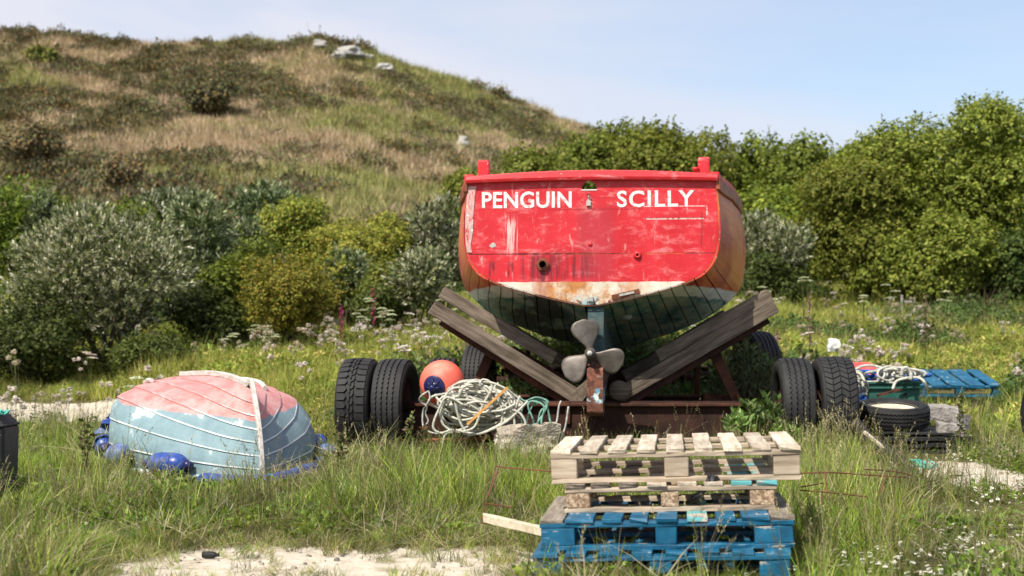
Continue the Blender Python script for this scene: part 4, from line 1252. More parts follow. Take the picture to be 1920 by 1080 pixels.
for i, (px, D, h, lab) in enumerate([
    (765, 11.9, .52, 'tall dark stemmed weed before the left trailer tyres'), (795, 12.1, .4, 'leafy weed below the orange buoy'),
    (722, 11.9, .36, 'weed before the outer left trailer tyre'), (850, 12.2, .36, 'leafy weed under the rope heap'),
    (905, 12.3, .3, 'low leafy weed before the rough concrete block'), (1800, 13.4, .62, 'tall leafy weed beside the grey stones'),
    (1690, 12.6, .3, 'weed growing before the black mats'), (160, 10.9, .5, 'thin bare weed stalk left of the dinghy'),
    (640, 11.0, .4, 'weed between the dinghy and the left tyres')]):
    weed(lab, px, 0, D, h, 200 + i, np.array([(.09, .12, .035), (.12, .15, .05), (.16, .1, .06)]))
# ------------------------------------------------------------------ the red boat
BX, BD, YAW = X(1108, 13.5), 13.5, -math.atan(.1)
boat = thing('fishing_boat', 'red wooden boat with white PENGUIN SCILLY lettering on its transom, standing on the cradle', 'boat', (BX, BD, 0), YAW)
def bl(px, py, D=13.5):   # photo position at the transom -> boat coordinates
    return (px - 1108) / FPX * D, Z(py, D)

STA = [(0, [(1.175, 2.66), (1.21, 2.3), (1.205, 2.02), (1.14, 1.82), (.96, 1.675), (.5, 1.535), (.06, 1.44)]),
       (1.2, [(1.37, 2.66), (1.425, 2.3), (1.42, 2.0), (1.33, 1.73), (1.06, 1.5), (.54, 1.345), (.07, 1.24)]),
       (3.0, [(1.545, 2.67), (1.63, 2.3), (1.635, 1.97), (1.55, 1.65), (1.2, 1.36), (.64, 1.15), (.075, 1.03)]),
       (5.0, [(1.5, 2.72), (1.55, 2.35), (1.5, 1.95), (1.3, 1.6), (.93, 1.3), (.46, 1.1), (.07, .98)]),
       (7.0, [(1.05, 2.86), (.98, 2.4), (.83, 2.0), (.62, 1.6), (.4, 1.3), (.2, 1.1), (.06, .96)]),
       (8.4, [(.10, 3.02), (.09, 2.6), (.085, 2.2), (.08, 1.8), (.07, 1.5), (.065, 1.25), (.06, 1.05)])]
def catmull(P, t):
    n = len(P) - 1; i = min(int(t), n - 1); f = t - i
    p0, p1, p2, p3 = P[max(i - 1, 0)], P[i], P[i + 1], P[min(i + 2, n)]
    return .5 * ((2 * p1) + (-p0 + p2) * f + (2 * p0 - 5 * p1 + 4 * p2 - p3) * f * f + (-p0 + 3 * p1 - 3 * p2 + p3) * f ** 3)
def girth(pts, m):
    pts = [np.array(p, float) for p in pts]
    d = np.array([catmull(pts, t) for t in np.linspace(0, len(pts) - 1, 121)])
    s = np.concatenate([[0], np.cumsum(np.linalg.norm(np.diff(d, axis=0), axis=1))])
    u = np.linspace(0, s[-1], m)
    return np.stack([np.interp(u, s, d[:, 0]), np.interp(u, s, d[:, 1])], -1)
NS = 17; SUB = 2; MG = NS * SUB + 1
sta = [s for s, _ in STA]
GP = [girth(p, MG) for _, p in STA]
ss = np.concatenate([np.linspace(-.02, 3, 14), np.linspace(3.4, 8.4, 13)])
def hullrow(s):
    t = np.interp(s, sta, range(len(sta)))
    P = [g for g in GP]
    return catmull(P, t) if t > 0 else GP[0]
ROWS = np.array([hullrow(max(s, 0)) for s in ss])        # (stations, girth, 2)
def hull_strake(j, side, gap=.006, th=.03):
    a, b = j * SUB, (j + 1) * SUB
    vs, fs = [], []
    nrow = SUB + 1
    for i, s in enumerate(ss):
        row = ROWS[i][a:b + 1].copy()
        tan = row[-1] - row[0]; tan /= max(np.linalg.norm(tan), 1e-6)
        w = min(gap, np.linalg.norm(row[-1] - row[0]) * .1)
        row[0] += tan * w * .5; row[-1] -= tan * w * .5
        nrm = np.array([-tan[1], tan[0]])  # outward for starboard (tan points down)
        if nrm[0] < 0 and abs(nrm[0]) > abs(nrm[1]): nrm = -nrm
        if nrm[1] > 0 and abs(nrm[1]) >= abs(nrm[0]): nrm = -nrm
        off = .0015 * math.sin(j * 12.9 + i * .7)
        for k in range(nrow):
            q = row[k] + nrm * off
            vs.append((side * q[0], s, q[1]))
        for k in (nrow - 1, 0):
            q = row[k] - nrm * th
            vs.append((side * q[0], s, q[1]))
    m = nrow + 2
    for i in range(len(ss) - 1):
        for k in range(m):
            k2 = (k + 1) % m
            fs.append((i * m + k, i * m + k2, (i + 1) * m + k2, (i + 1) * m + k))
    fs.append(tuple(range(m))); fs.append(tuple((len(ss) - 1) * m + k for k in range(m - 1, -1, -1)))
    return MB().add(vs, fs)
for side in (1, -1):
    for j in range(NS):
        hull_strake(j, side, gap=.0012 if j < 7 else .012).build('plank', M['hull'], boat, smooth=False)
# dark skin added inside the planks to block light through the seams
vs, fs = [], []
for i, s in enumerate(ss):
    row = [(-x * .975, s + .01, z + .025) for x, z in ROWS[i][::3]] + [(x * .975, s + .01, z + .025) for x, z in ROWS[i][::3][::-1]]
    row[0] = (row[0][0], row[0][1], row[0][2] - .06); row[-1] = (row[-1][0], row[-1][1], row[-1][2] - .06)
    vs += row; mm = len(row)
for i in range(len(ss) - 1):
    for k in range(mm - 1):
        fs.append((i * mm + k, i * mm + k + 1, (i + 1) * mm + k + 1, (i + 1) * mm + k))
MB().add(vs, fs).build('hull_lining', M['lining'], boat, smooth=True)

def fill2d(outers, thick, holes=()):
    """flat shape in the XZ plane with holes, `thick` deep along y"""
    cu = bpy.data.curves.new('tmp', 'CURVE'); cu.dimensions = '2D'; cu.fill_mode = 'BOTH'; cu.extrude = thick / 2
    for pl in list(outers) + list(holes):
        sp = cu.splines.new('POLY'); sp.points.add(len(pl) - 1)
        for q, p in zip(sp.points, pl): q.co = (p[0], p[1], 0, 1)
        sp.use_cyclic_u = True
    o = bpy.data.objects.new('tmp', cu); C.objects.link(o)
    dg = bpy.context.evaluated_depsgraph_get()
    me = bpy.data.meshes.new_from_object(o.evaluated_get(dg))
    bpy.data.objects.remove(o); bpy.data.curves.remove(cu)
    me.transform(Matrix.Rotation(R(90), 4, 'X'))
    me.materials.clear()
    return me
def clipz(poly, z, above=True):
    out = []
    for i in range(len(poly)):
        a, b = poly[i], poly[(i + 1) % len(poly)]
        ia = (a[1] >= z) == above; ib = (b[1] >= z) == above
        if ia: out.append(a)
        if ia != ib:
            t = (z - a[1]) / (b[1] - a[1]); out.append((a[0] + (b[0] - a[0]) * t, z))
    return out
half = girth(STA[0][1], 40)
outl = [(x * .984, z * 1.0 + .012) for x, z in half] + [(-x * .984, z + .012) for x, z in half[::-1]]
levels = [3.0, 1.935, 1.0]
for i in range(2):
    hi, lo = levels[i], levels[i + 1]
    pl = clipz(clipz(outl, hi - .0035, False), lo + .0035, True)
    holes = []
    if i == 0:
        hx, hz0 = bl(1105, 358)
        holes = [[(hx + .075 * math.cos(a), hz0 + .095 * math.sin(a)) for a in np.linspace(0, math.pi, 14)]]
    if i == 1:
        hx, hz = bl(1018, 496)
        holes = [[(hx + .034 * math.cos(a), hz + .034 * math.sin(a)) for a in np.linspace(0, 2 * math.pi, 16, endpoint=False)]]
    me = fill2d([pl], .05, holes); me.name = 'transom_board'; me.materials.append(M['transom'])
    link('transom_board', me, boat, loc=(0, [0, .0015, -.001][i], 0))
# white strip, the lit inner edge of the sculling notch put in colour
hx, hz0 = bl(1105, 358)
MB().box((hx, 0.0, hz0 + .006), (.148, .06, .012)).build('notch_lit_edge', M['white'], boat, bevel=.003)
# graving piece under the second word: a let-in board standing 2 mm proud
MB().box((.79, -.0262, 2.319), (.595, .004, .108)).build('graving_piece', M['transom'], boat, bevel=.002)
# flaked corner board down the port edge of the transom
zz_ = [2.585, 2.45, 2.3, 2.15, 2.02, 1.95]
xo_ = [float(np.interp(-z_, [-q[1] for q in half], [q[0] for q in half])) * .99 for z_ in zz_]
vs = []
for z_, x_ in zip(zz_, xo_):
    for (dx_, dy_) in ((0, -.033), (.078 - .03 * (z_ < 2.05), -.033), (.078 - .03 * (z_ < 2.05), -.022), (0, -.022)): vs.append((-x_ + dx_, dy_, z_))
fs = [(i * 4 + k, i * 4 + (k + 1) % 4, i * 4 + 4 + (k + 1) % 4, i * 4 + 4 + k) for i in range(5) for k in range(4)] + [(0, 1, 2, 3), (23, 22, 21, 20)]
MB().add(vs, fs).build('corner_board', M['flaked'], boat, bevel=.003)
# transom cap rail, cambered
b = MB(); n = 24
vs, fs = [], []
for i in range(n + 1):
    u = -1 + 2 * i / n; xx = u * 1.19
    zt = 2.672 + .05 * (1 - u * u) ; zb_ = 2.607 + .022 * (1 - u * u)
    for (yy, zz) in ((-.075, zb_), (-.085, zb_ + .03), (-.075, zt), (.06, zt + .01), (.06, zb_)): vs.append((xx, yy, zz))
for i in range(n):
    for k in range(5): fs.append((i * 5 + k, i * 5 + (k + 1) % 5, i * 5 + 5 + (k + 1) % 5, i * 5 + 5 + k))
fs += [(0, 1, 2, 3, 4), tuple(n * 5 + k for k in (4, 3, 2, 1, 0))]
b.add(vs, fs).build('transom_rail', M['redtrim'], boat, bevel=.006, seg=2)
# gunwales and rubbing strakes
for side in (1, -1):
    for nm, dz, out, hh, tt, mt in (('gunwale', .0, .03, .07, .1, 'redtrim'), ('rubbing_strake', -.075, .035, .115, .045, 'sidetrim')):
        vs, fs = [], []
        for i, s in enumerate(ss):
            x0, z0 = ROWS[i][0]
            if nm == 'rubbing_strake': x0 = ROWS[i][1][0]
            taper = 1.0
            xo = x0 + out; z0 = z0 + dz
            for (dx, dzz) in ((0, hh / 2), (0, -hh / 2), (-tt, -hh / 2), (-tt, hh / 2)): vs.append((side * (xo + dx), s - .03, z0 + dzz))
        for i in range(len(ss) - 1):
            for k in range(4): fs.append((i * 4 + k, i * 4 + (k + 1) % 4, i * 4 + 4 + (k + 1) % 4, i * 4 + 4 + k))
        m = (len(ss) - 1) * 4
        fs += [(0, 1, 2, 3), (m + 3, m + 2, m + 1, m)]
        MB().add(vs, fs).build(nm, M[mt], boat, bevel=.008)
# splayed outer wing: the raised sheer strake seen past the transom corners
# quarter posts
for px in (905, 1318):
    x0, _ = bl(px, 320)
    q = MB().box((x0, .05, 2.73), (.108, .12, .22), jit=.003, rng=random.Random(px)).build('quarter_post', M['redtrim'], boat, bevel=.018, seg=3)
x0, z0 = bl(1303, 324)
MB().lathe([(.0, .03), (.03, .028), (.036, .01), (.02, 0), (.02, -.04)], 12, c=(x0, -.02, z0 + .01)).build('cleat', M['redtrim'], boat, smooth=True)
# lettering
def words(txt, x0p, x1p, zt, zb, name, off=.012, space=1.0):
    cu = bpy.data.curves.new(name, 'FONT'); cu.body = txt; cu.size = 1; cu.offset = off; cu.extrude = .008; cu.space_character = space; cu.resolution_u = 4
    o = bpy.data.objects.new(name, cu); C.objects.link(o)
    me = bpy.data.meshes.new_from_object(o.evaluated_get(bpy.context.evaluated_depsgraph_get()))
    bpy.data.objects.remove(o)
    co = np.array([v.co[:] for v in me.vertices]); mn, mx_ = co.min(0), co.max(0)
    xa, za = bl(x0p, zb); xb, zb2 = bl(x1p, zt)
    sx, sz = (xb - xa) / (mx_[0] - mn[0]), (zb2 - za) / (mx_[1] - mn[1])
    rr = random.Random(4)
    for v in me.vertices:
        u, w, d = v.co
        X_ = xa + (u - mn[0]) * sx; Z_ = za + (w - mn[1]) * sz
        v.co = (X_ + rr.uniform(-.0014, .0014), -.0265 - (.0015 if d > 0 else 0), Z_ + rr.uniform(-.0014, .0014))
    me.materials.clear(); me.materials.append(M['letter'])
    o = link(name, me, boat)
    return o
words('PENGUIN', 903, 1072, 358.5, 389.5, 'lettering', .018, 1.03)
words('SCILLY', 1157, 1300, 358.5, 389.5, 'lettering', .018, 1.12)
# exhaust fitting: rusty hexagonal nut and pipe
ex, ez = bl(1018, 496)
b = MB(); b.lathe([(.062, -.05), (.062, -.026)], 6, 'y', (ex, 0, ez)) 
nut = MB()
nut.lathe([(.036, .024), (.066, .024), (.066, .05), (.058, .058), (.036, .058)], 6, 'y', (ex, 0, ez), caps=False)
fo = nut.build('exhaust_fitting', M['rust_bright'], boat)
MB().lathe([(.036, .07), (.036, -.2), (.03, -.2), (.03, .07), (.036, .07)], 20, 'y', (ex, 0, ez), caps=False).build('pipe', M['rust_dark'], fo, smooth=True)
MB().lathe([(.0299, -.12), (.0, -.12)], 16, 'y', (ex, 0, ez), caps=False).build('pipe_bore', M['cavity'], fo)  # black disc painted as the dark depth of the pipe
dx, dz = bl(1195, 479)
dr = MB().lathe([(.012, .0), (.012, .05), (.026, .05), (.036, .036), (.042, .026), (.042, .02)], 18, 'y', (dx, 0, dz), caps=False).build('drain_fitting', M['redtrim'], boat, smooth=True)
MB().lathe([(.0125, .035), (0, .035)], 12, 'y', (dx, 0, dz), caps=False).build('bore', M['cavity'], dr)  # black disc in place of the unlit inside of the drain
dx, dz = bl(1107, 458)
MB().lathe([(.0, .036), (.018, .034), (.024, .026), (.024, .02)], 14, 'y', (dx, 0, dz)).build('plug', M['redtrim'], boat, smooth=True)
# hasp and shackle under the notch
dx, dz = bl(1104, 382)
hs = MB().box((dx, -.036, dz), (.045, .02, .05)).box((dx, -.03, dz + .045), (.018, .012, .06)).build('hasp', M['canister'], boat, bevel=.004)
MB().tube([(dx - .012, -.045, dz + .07), (dx - .012, -.06, dz + .085), (dx + .012, -.06, dz + .085), (dx + .012, -.045, dz + .07)], .005, 6).build('shackle', M['rust'], hs)
# chip scar
dx, dz = bl(923, 459)
MB().add([(dx - .035, -.0272, dz - .005), (dx + .0, -.0272, dz + .028), (dx + .032, -.0272, dz + .012), (dx + .03, -.0272, dz - .014), (dx - .01, -.0272, dz - .026)], [(0, 1, 2, 3, 4)]).build('flaked_patch', M['canister'], boat)
# broken metal bracket at the foot of the transom
dx, dz = bl(1175, 553)
br = MB().board((dx - .14, -.036, dz - .025), (dx + .12, -.036, dz + .035), .012, .045, side=(0, 1, 0), jit=.003).build('bracket', M['rust_bright'], boat)
MB().board((dx - .07, -.046, dz - .006), (dx + .07, -.046, dz + .024), .006, .02, side=(0, 1, 0)).build('bracket_slot', M['canister'], br)
dx, dz = bl(1108, 561)
MB().box((dx, -.04, dz), (.05, .03, .05)).build('pintle_block', M['canister'], boat, bevel=.005)
# planking ends rim: seam strip round the transom
rim_pts = [(x * 1.0, -.028, z) for x, z in half[6:]] + [(-x, -.028, z) for x, z in half[6:][::-1]]
rlow = [p for p in rim_pts if p[2] < 1.68]
MB().tube([p for p in rim_pts if p[2] >= 1.68 and p[0] > 0], .005, 5).build('seam_strip', M['redtrim'], boat)
MB().tube([p for p in rim_pts if p[2] >= 1.68 and p[0] < 0], .005, 5).build('seam_strip', M['redtrim'], boat)
MB().tube(rlow, .006, 5).build('seam_strip', M['rebar'], boat)

# stern timber, keel and propeller
sp = [(.02, 1.47), (-.02, 1.2), (.02, .98), (.05, .9), (-.17, .84), (-.2, .44), (-.13, .40), (.30, .42), (.45, .6), (1.4, .72), (3.0, .8), (5.0, .84), (7.4, .92), (8.0, 1.2), (5., 1.06), (3.0, 1.08), (1.2, 1.3)]
me = fill2d([[(a, b_) for a, b_ in sp]], .15)
me.transform(Matrix.Rotation(R(90), 4, 'Z')); me.name = 'keel'; me.materials.append(M['stern'])
kl = link('keel', me, boat, loc=(.045, 0, 0))
m_ = kl.modifiers.new('bevel', 'BEVEL'); m_.width = .015; m_.segments = 2; m_.limit_method = 'ANGLE'
# dead wood fairing from the hull down to the shaft
b = MB(); vs = []
for z_, w_, y0_, y1_ in ((1.50, .13, .03, .8), (1.33, .1, .02, .7), (1.18, .085, .015, .6), (1.0, .075, .01, .5)):
    vs += [(-w_ / 2, y0_, z_), (w_ / 2, y0_, z_), (w_ / 2, y1_, z_), (-w_ / 2, y1_, z_)]
fs = []
for i in range(3):
    for k in range(4): fs.append((i * 4 + k, i * 4 + (k + 1) % 4, i * 4 + 4 + (k + 1) % 4, i * 4 + 4 + k))
fs += [(0, 3, 2, 1), (12, 13, 14, 15)]
b.add([(x_ + .035, y_, z_) for x_, y_, z_ in vs], fs).build('deadwood', M['stern'], boat, bevel=.01)
hx, hz = (1108 - 1108) / FPX * 13.35, Z(662, 13.35)
prop = MB().lathe([(.0, .15), (.018, .145), (.03, .11), (.048, .07), (.055, 0), (.05, -.08), (.03, -.1), (.03, -.3)], 20, 'y', (0, 0, 0)).build('propeller', M['bronze'], boat, smooth=True, loc=(hx, -.12, hz))
MB().lathe([(.0, .185), (.012, .18), (.026, .172), (.026, .14)], 6, 'y').build('shaft_nut', M['canister'], prop)
def blade(ang):
    vs, fs = [], []
    nr, nc = 15, 9
    for sgn in (1, -1):
        for i in range(nr):
            t = i / (nr - 1); r_ = .035 + t * .29
            w_ = float(np.interp(t, [0, .12, .3, .5, .68, .84, .94, 1], [.03, .042, .085, .126, .142, .122, .076, .004]))
            w_ = max(w_, .004)
            pitch = R(58 - 34 * t)
            for k in range(nc):
                c_ = (k / (nc - 1) - .5) * 2
                th = (.011 * (1 - t) + .003) * (1 - c_ * c_) + .0006
                xx = c_ * w_ * math.cos(pitch * .5) - .03 * t
                yy = c_ * w_ * math.sin(pitch * .72) * .55 + sgn * th
                zz = r_
                vs.append((xx, yy, zz))
    o_ = nr * nc
    for i in range(nr - 1):
        for k in range(nc - 1):
            a = i * nc + k
            fs.append((a, a + 1, a + nc + 1, a + nc)); fs.append((o_ + a, o_ + a + nc, o_ + a + nc + 1, o_ + a + 1))
    for i in range(nr - 1):
        for k in (0, nc - 1):
            a = i * nc + k; fs.append((a, a + nc, o_ + a + nc, o_ + a))
    for k in range(nc - 1):
        for i in (0, nr - 1):
            a = i * nc + k; fs.append((a, a + 1, o_ + a + 1, o_ + a))
    Rm = Matrix.Rotation(ang, 3, 'Y')
    return MB().add([Rm @ Vector(v) for v in vs], fs)
for ang in (R(-7), R(115), R(232)):
    blade(ang).build('blade', M['bronze'], prop, smooth=True)
# zinc button on the starboard bottom planking
q = hullrow(.9)
j = int(np.argmin(np.abs(q[:, 0] - .33)))
MB().lathe([(.0, .02), (.045, .014), (.055, 0), (.055, -.02)], 18, 'z', (0, 0, 0)).build('anode', M['canister'], boat, smooth=True, loc=(q[j, 0], .9, q[j, 1] - .012), rot=(R(160), R(-15), 0))

# ------------------------------------------------------------------ tyres
def tread_ribs(R0, W, nrib=5, nz=58, depth=.016, amp=.006):
    """circumferential ribs divided by zigzag grooves"""
    vs, fs = [], []
    edges = [-W / 2] + [(-.5 + (k + 1) / nrib) * W for k in range(nrib - 1)] + [W / 2]
    g = .008
    n = nz * 2
    for r_ in range(nrib):
        base = len(vs)
        for i in range(n):
            a = 2 * math.pi * i / n; zz = amp if i % 2 else -amp
            l = edges[r_] + (g + zz if r_ > 0 else 0); h = edges[r_ + 1] + (-g + zz if r_ < nrib - 1 else 0)
            for xx, rr in ((l, R0 - depth), (l, R0), (h, R0), (h, R0 - depth)):
                dr = -.012 * (abs(xx) / (W / 2)) ** 4
                vs.append((xx, (rr + dr) * math.cos(a), (rr + dr) * math.sin(a)))
        for i in range(n):
            j_ = (i + 1) % n
            for k in range(3):
                fs.append((base + i * 4 + k, base + i * 4 + k + 1, base + j_ * 4 + k + 1, base + j_ * 4 + k))
    return MB().add(vs, fs)
def poly_block(mb, poly, R0, depth, W):
    """raise one lug: poly = (x across, arc length along)"""
    n = len(poly); vs = []
    cx = sum(p[0] for p in poly) / n; cy = sum(p[1] for p in poly) / n
    for f, rr in ((1.0, R0 - depth), (.93, R0)):
        for x_, s_ in poly:
            x2, s2 = cx + (x_ - cx) * f, cy + (s_ - cy) * f
            a = s2 / R0; dr = -.012 * (abs(x2) / (W / 2)) ** 4
            vs.append((x2, (rr + dr) * math.cos(a), (rr + dr) * math.sin(a)))
    fs = [tuple(range(n, 2 * n))] + [(k, (k + 1) % n, n + (k + 1) % n, n + k) for k in range(n)]
    mb.add(vs, fs)
def tread_lugs(R0, W, n=38):
    mb = MB(); P = 2 * math.pi * R0 / n; g = .006
    for i in range(n):
        s = i * P
        # shoulder lugs and interlocking centre hexagons
        for sd in (-1, 1):
            o = 0 if sd < 0 else P * .5
            a, b_ = W / 2, W * .17
            poly_block(mb, [(sd * a, s + o + g), (sd * (b_ + .01), s + o + g), (sd * (b_ - .012), s + o + P * .5), (sd * (b_ + .01), s + o + P - g), (sd * a, s + o + P - g)], R0, .018, W)
            c0, c1 = .004, W * .17 - .012
            poly_block(mb, [(sd * c0, s + o + P * .25 + g), (sd * (c1 * .8), s + o - P * .08 + g), (sd * (c1 - .002), s + o + P * .46), (sd * c1 * .7, s + o + P * .92 - g), (sd * c0, s + o + P * 1.18 - g)], R0, .017, W)
    return mb
def tread_chevron(R0, W, n=46):
    mb = MB(); P = 2 * math.pi * R0 / n; g = .0042
    for i in range(n):
        s = i * P
        for k in range(4):
            a = -W / 2 + k * W / 4 + .003; b_ = -W / 2 + (k + 1) * W / 4 - .003
            dy = P * .62 * (1 if k in (0, 2) else -1)
            o = {0: 0, 1: dy * -1, 2: 0, 3: -dy}[k]
            y0 = s + (0 if k in (0, 2) else P * .62)
            poly_block(mb, [(a, y0 + g), (a, y0 + P - g), (b_, y0 + dy + P - g), (b_, y0 + dy + g)], R0, .017, W)
    return mb
def wheel_parts(parent, name, R0, W, kind, loc, rz=0., tilt=0., rim='rim_dark', ri=.285, axis_rot=None):
    h = W / 2
    prof = [(ri, -h * .78), (ri + .03, -h * .98), (R0 * .78, -h * 1.16), (R0 * .93, -h * 1.08), (R0 - .03, -h), (R0 - .018, -h * .9),
            (R0 - .018, h * .9), (R0 - .03, h), (R0 * .93, h * 1.08), (R0 * .78, h * 1.16), (ri + .03, h * .98), (ri, h * .78), (ri - .005, 0), (ri, -h * .78)]
    rot = axis_rot or (tilt, 0, rz)
    ty = MB().lathe(prof, 64, 'x', caps=False).build(name, M['rubber'], parent, smooth=True, loc=loc, rot=rot)
    mb = {'rib': tread_ribs, 'lug': tread_lugs, 'chevron': tread_chevron}[kind](R0, W * .97)
    tr = mb.build('tread', M['tread'], ty); tag(tr, kind='stuff')
    rp = [(ri, -h * .8), (ri + .012, -h * .8), (ri + .012, -h * .7), (ri - .01, -h * .6), (ri - .015, -h * .1), (ri * .8, 0), (ri * .45, .02), (ri * .42, .05), (0, .05)]
    MB().lathe(rp, 40, 'x', caps=False).build('rim', M[rim], ty, smooth=True)
    MB().lathe([(ri, h * .8), (ri + .012, h * .8), (ri + .012, h * .7), (ri - .01, h * .6), (ri - .015, h * .1)], 40, 'x', caps=False).build('rim', M[rim], ty, smooth=True)
    return ty

# ------------------------------------------------------------------ boat trailer with timber cradle
TX, TD = X(1108, 14), 14.0
trail = thing('boat_trailer', 'rusty steel cradle trailer with timber V arms and paired truck tyres under the red boat', 'trailer', (TX, TD, 0))
def T(px, py, D): return Vector((X(px, D) - TX, D - TD, Z(py, D)))
def wl(px, D, z, W, Rr, kind, rz=0., tilt=0.):
    return wheel_parts(trail, 'tyre', Rr, W, kind, (X(px, D) - TX, D - TD, z), rz, tilt)
wl(676, 13.9, .465, .28, .475, 'lug', rz=R(-7))
wl(742, 13.95, .46, .28, .47, 'rib', rz=R(-9))
wl(1486, 13.9, .465, .29, .475, 'rib', rz=R(-1.5))
wl(1561, 13.9, .475, .31, .48, 'chevron', rz=R(-1.5))
wl(832, 15.2, .46, .27, .46, 'rib', rz=R(-3))
wl(898, 17.4, .58, .27, .47, 'rib', rz=R(-10))
wl(1418, 17.2, .74, .27, .47, 'rib', rz=R(14))
# axles
b = MB(); b.tube([T(650, 0, 13.9).to_3d() * 1, T(1570, 0, 13.9)], .05, 12)
b = MB(); b.tube([(X(650, 13.9) - TX, -.1, .465), (X(1575, 13.9) - TX, -.1, .465)], .055, 12).build('axle', M['rust_dark'], trail, smooth=True)
MB().tube([(X(890, 17.4) - TX, 3.3, .6), (X(1420, 17.2) - TX, 3.3, .68)], .05, 12).build('axle', M['rust_dark'], trail, smooth=True)
# front cross member: web, flanges
def ibeam(px0, px1, pyt, pyb, D, dep, mat='rust_dark', name='cross_beam'):
    zt, zb_ = Z(pyt, D), Z(pyb, D); x0, x1 = X(px0, D) - TX, X(px1, D) - TX
    cx, w = (x0 + x1) / 2, x1 - x0; y = D - TD + dep / 2
    o = MB().box((cx, y, (zt + zb_) / 2), (w, .03, zt - zb_ - .05)).build(name, M[mat], trail, bevel=.003)
    MB().box((cx, y, zt - .012), (w + .004, dep, .026), jit=.002).build('flange', M['rust'], o, bevel=.004)
    MB().box((cx, y, zb_ + .012), (w + .004, dep, .026), jit=.002).build('flange', M['rust'], o, bevel=.004)
    return o
ibeam(776, 1460, 757, 838, 13.75, .14)
ibeam(800, 1452, 741, 800, 14.75, .14)
ibeam(940, 1330, 688, 730, 17.6, .12)
ibeam(1060, 1300, 664, 690, 19.6, .1, 'rust')
for px in (985, 1250):
    MB().box((X(px, 14.8) - TX, 2.6, .42), (.1, 5.2, .14)).build('side_rail', M['rust_dark'], trail, bevel=.006)
MB().tube([T(796, 826, 13.3), T(900, 822, 13.32), T(1066, 812, 13.3)], .018, 6).build('angle_bar', M['rust_bright'], trail)
# cradle arms
def arm(p0, p1, th, D, dep, mat, name, seed=0, side=None):
    a, c = T(*p0, D), T(*p1, D)
    L_ = (c - a).length
    mid = (a + c) / 2; ang = math.atan2((c - a).z, (c - a).x)
    mb = MB(); mb.board((-L_ / 2, 0, 0), (L_ / 2, 0, 0), dep, th, side=(0, 1, 0), n=14, jit=.0035, rng=random.Random(seed), ends=.006)
    o = mb.build(name, M[mat], trail, bevel=.006, loc=mid, rot=(0, -ang, 0))
    return o, L_
arm((810, 575), (1093, 751), .145, 14.0, .16, 'cradlewood', 'cradle_timber', 1)
arm((829, 548), (1040, 672), .125, 14.07, .16, 'cradlewood', 'cradle_timber', 2)
arm((1452, 573), (1152, 745), .145, 14.0, .16, 'cradlewood', 'cradle_timber', 3)
arm((1442, 553), (1232, 668), .12, 14.07, .16, 'cradlewood', 'cradle_timber', 4)
arm((829, 600), (1082, 764), .11, 14.05, .1, 'rust', 'cradle_beam', 5)
arm((1438, 596), (1168, 757), .11, 14.05, .1, 'rust_dark', 'cradle_beam', 6)
arm((905, 583), (1095, 702), .13, 17.2, .18, 'cradlewood', 'cradle_timber', 7)
arm((1360, 590), (1170, 705), .13, 17.2, .18, 'cradlewood', 'cradle_timber', 8)
arm((960, 655), (1085, 730), .1, 17.25, .1, 'rust', 'cradle_beam', 9)
for p0, p1, w, D in (((922, 655), (886, 742), .1, 14.25), ((1334, 650), (1382, 752), .1, 14.2), ((1310, 662), (1306, 752), .055, 15.4), ((990, 655), (990, 735), .055, 17.4), ((1065, 752), (1064, 795), .05, 13.8), ((1240, 700), (1240, 735), .08, 17.4)):
    a, c = T(*p0, D), T(*p1, D)
    o = MB().board(a, c, .05, w, side=(0, 1, 0), n=3, jit=.001).build('brace', M['rust'], trail, bevel=.004)
    if w > .09:
        MB().lathe([(0, .04), (.018, .04), (.02, .02), (.02, 0)], 6, 'y', tuple(c + Vector((0, -.04, .05)))).build('bolt', M['rust_bright'], o)
        MB().lathe([(0, .04), (.018, .04), (.02, .02), (.02, 0)], 6, 'y', tuple(a + Vector((0, -.04, -.06)))).build('bolt', M['rust_bright'], o)
MB().box(T(1348, 747, 14.6), (.33, .2, .1)).build('base_plate', M['rust'], trail, bevel=.01)
MB().box(T(920, 748, 14.6), (.26, .2, .08)).build('base_plate', M['rust'], trail, bevel=.01)
MB().lathe([(0, .1), (.09, .1), (.1, .08), (.1, -.1), (0, -.1)], 22, 'y', tuple(T(1160, 732, 13.96)), caps=False).build('keel_roller', M['cradlewood'], trail, smooth=True)
arm((1128, 700), (1070, 752), .1, 13.98, .12, 'cradlewood', 'keel_chock', 11)

# ------------------------------------------------------------------ buoy, ropes, block
def rope(mb, pts, r, n=6):
    """smooth a control polygon and sweep it"""
    P = [Vector(p) for p in pts]; out = []
    for i in range(len(P) - 1):
        p0, p1, p2, p3 = P[max(i - 1, 0)], P[i], P[i + 1], P[min(i + 2, len(P) - 1)]
        k = 5
        for q in range(k):
            f = q / k
            out.append(.5 * ((2 * p1) + (p2 - p0) * f + (2 * p0 - 5 * p1 + 4 * p2 - p3) * f * f + (-p0 + 3 * p1 - 3 * p2 + p3) * f ** 3))
    out.append(P[-1]); mb.tube(out, r, n)
def P3(px, py, D): return (X(px, D), D, Z(py, D))

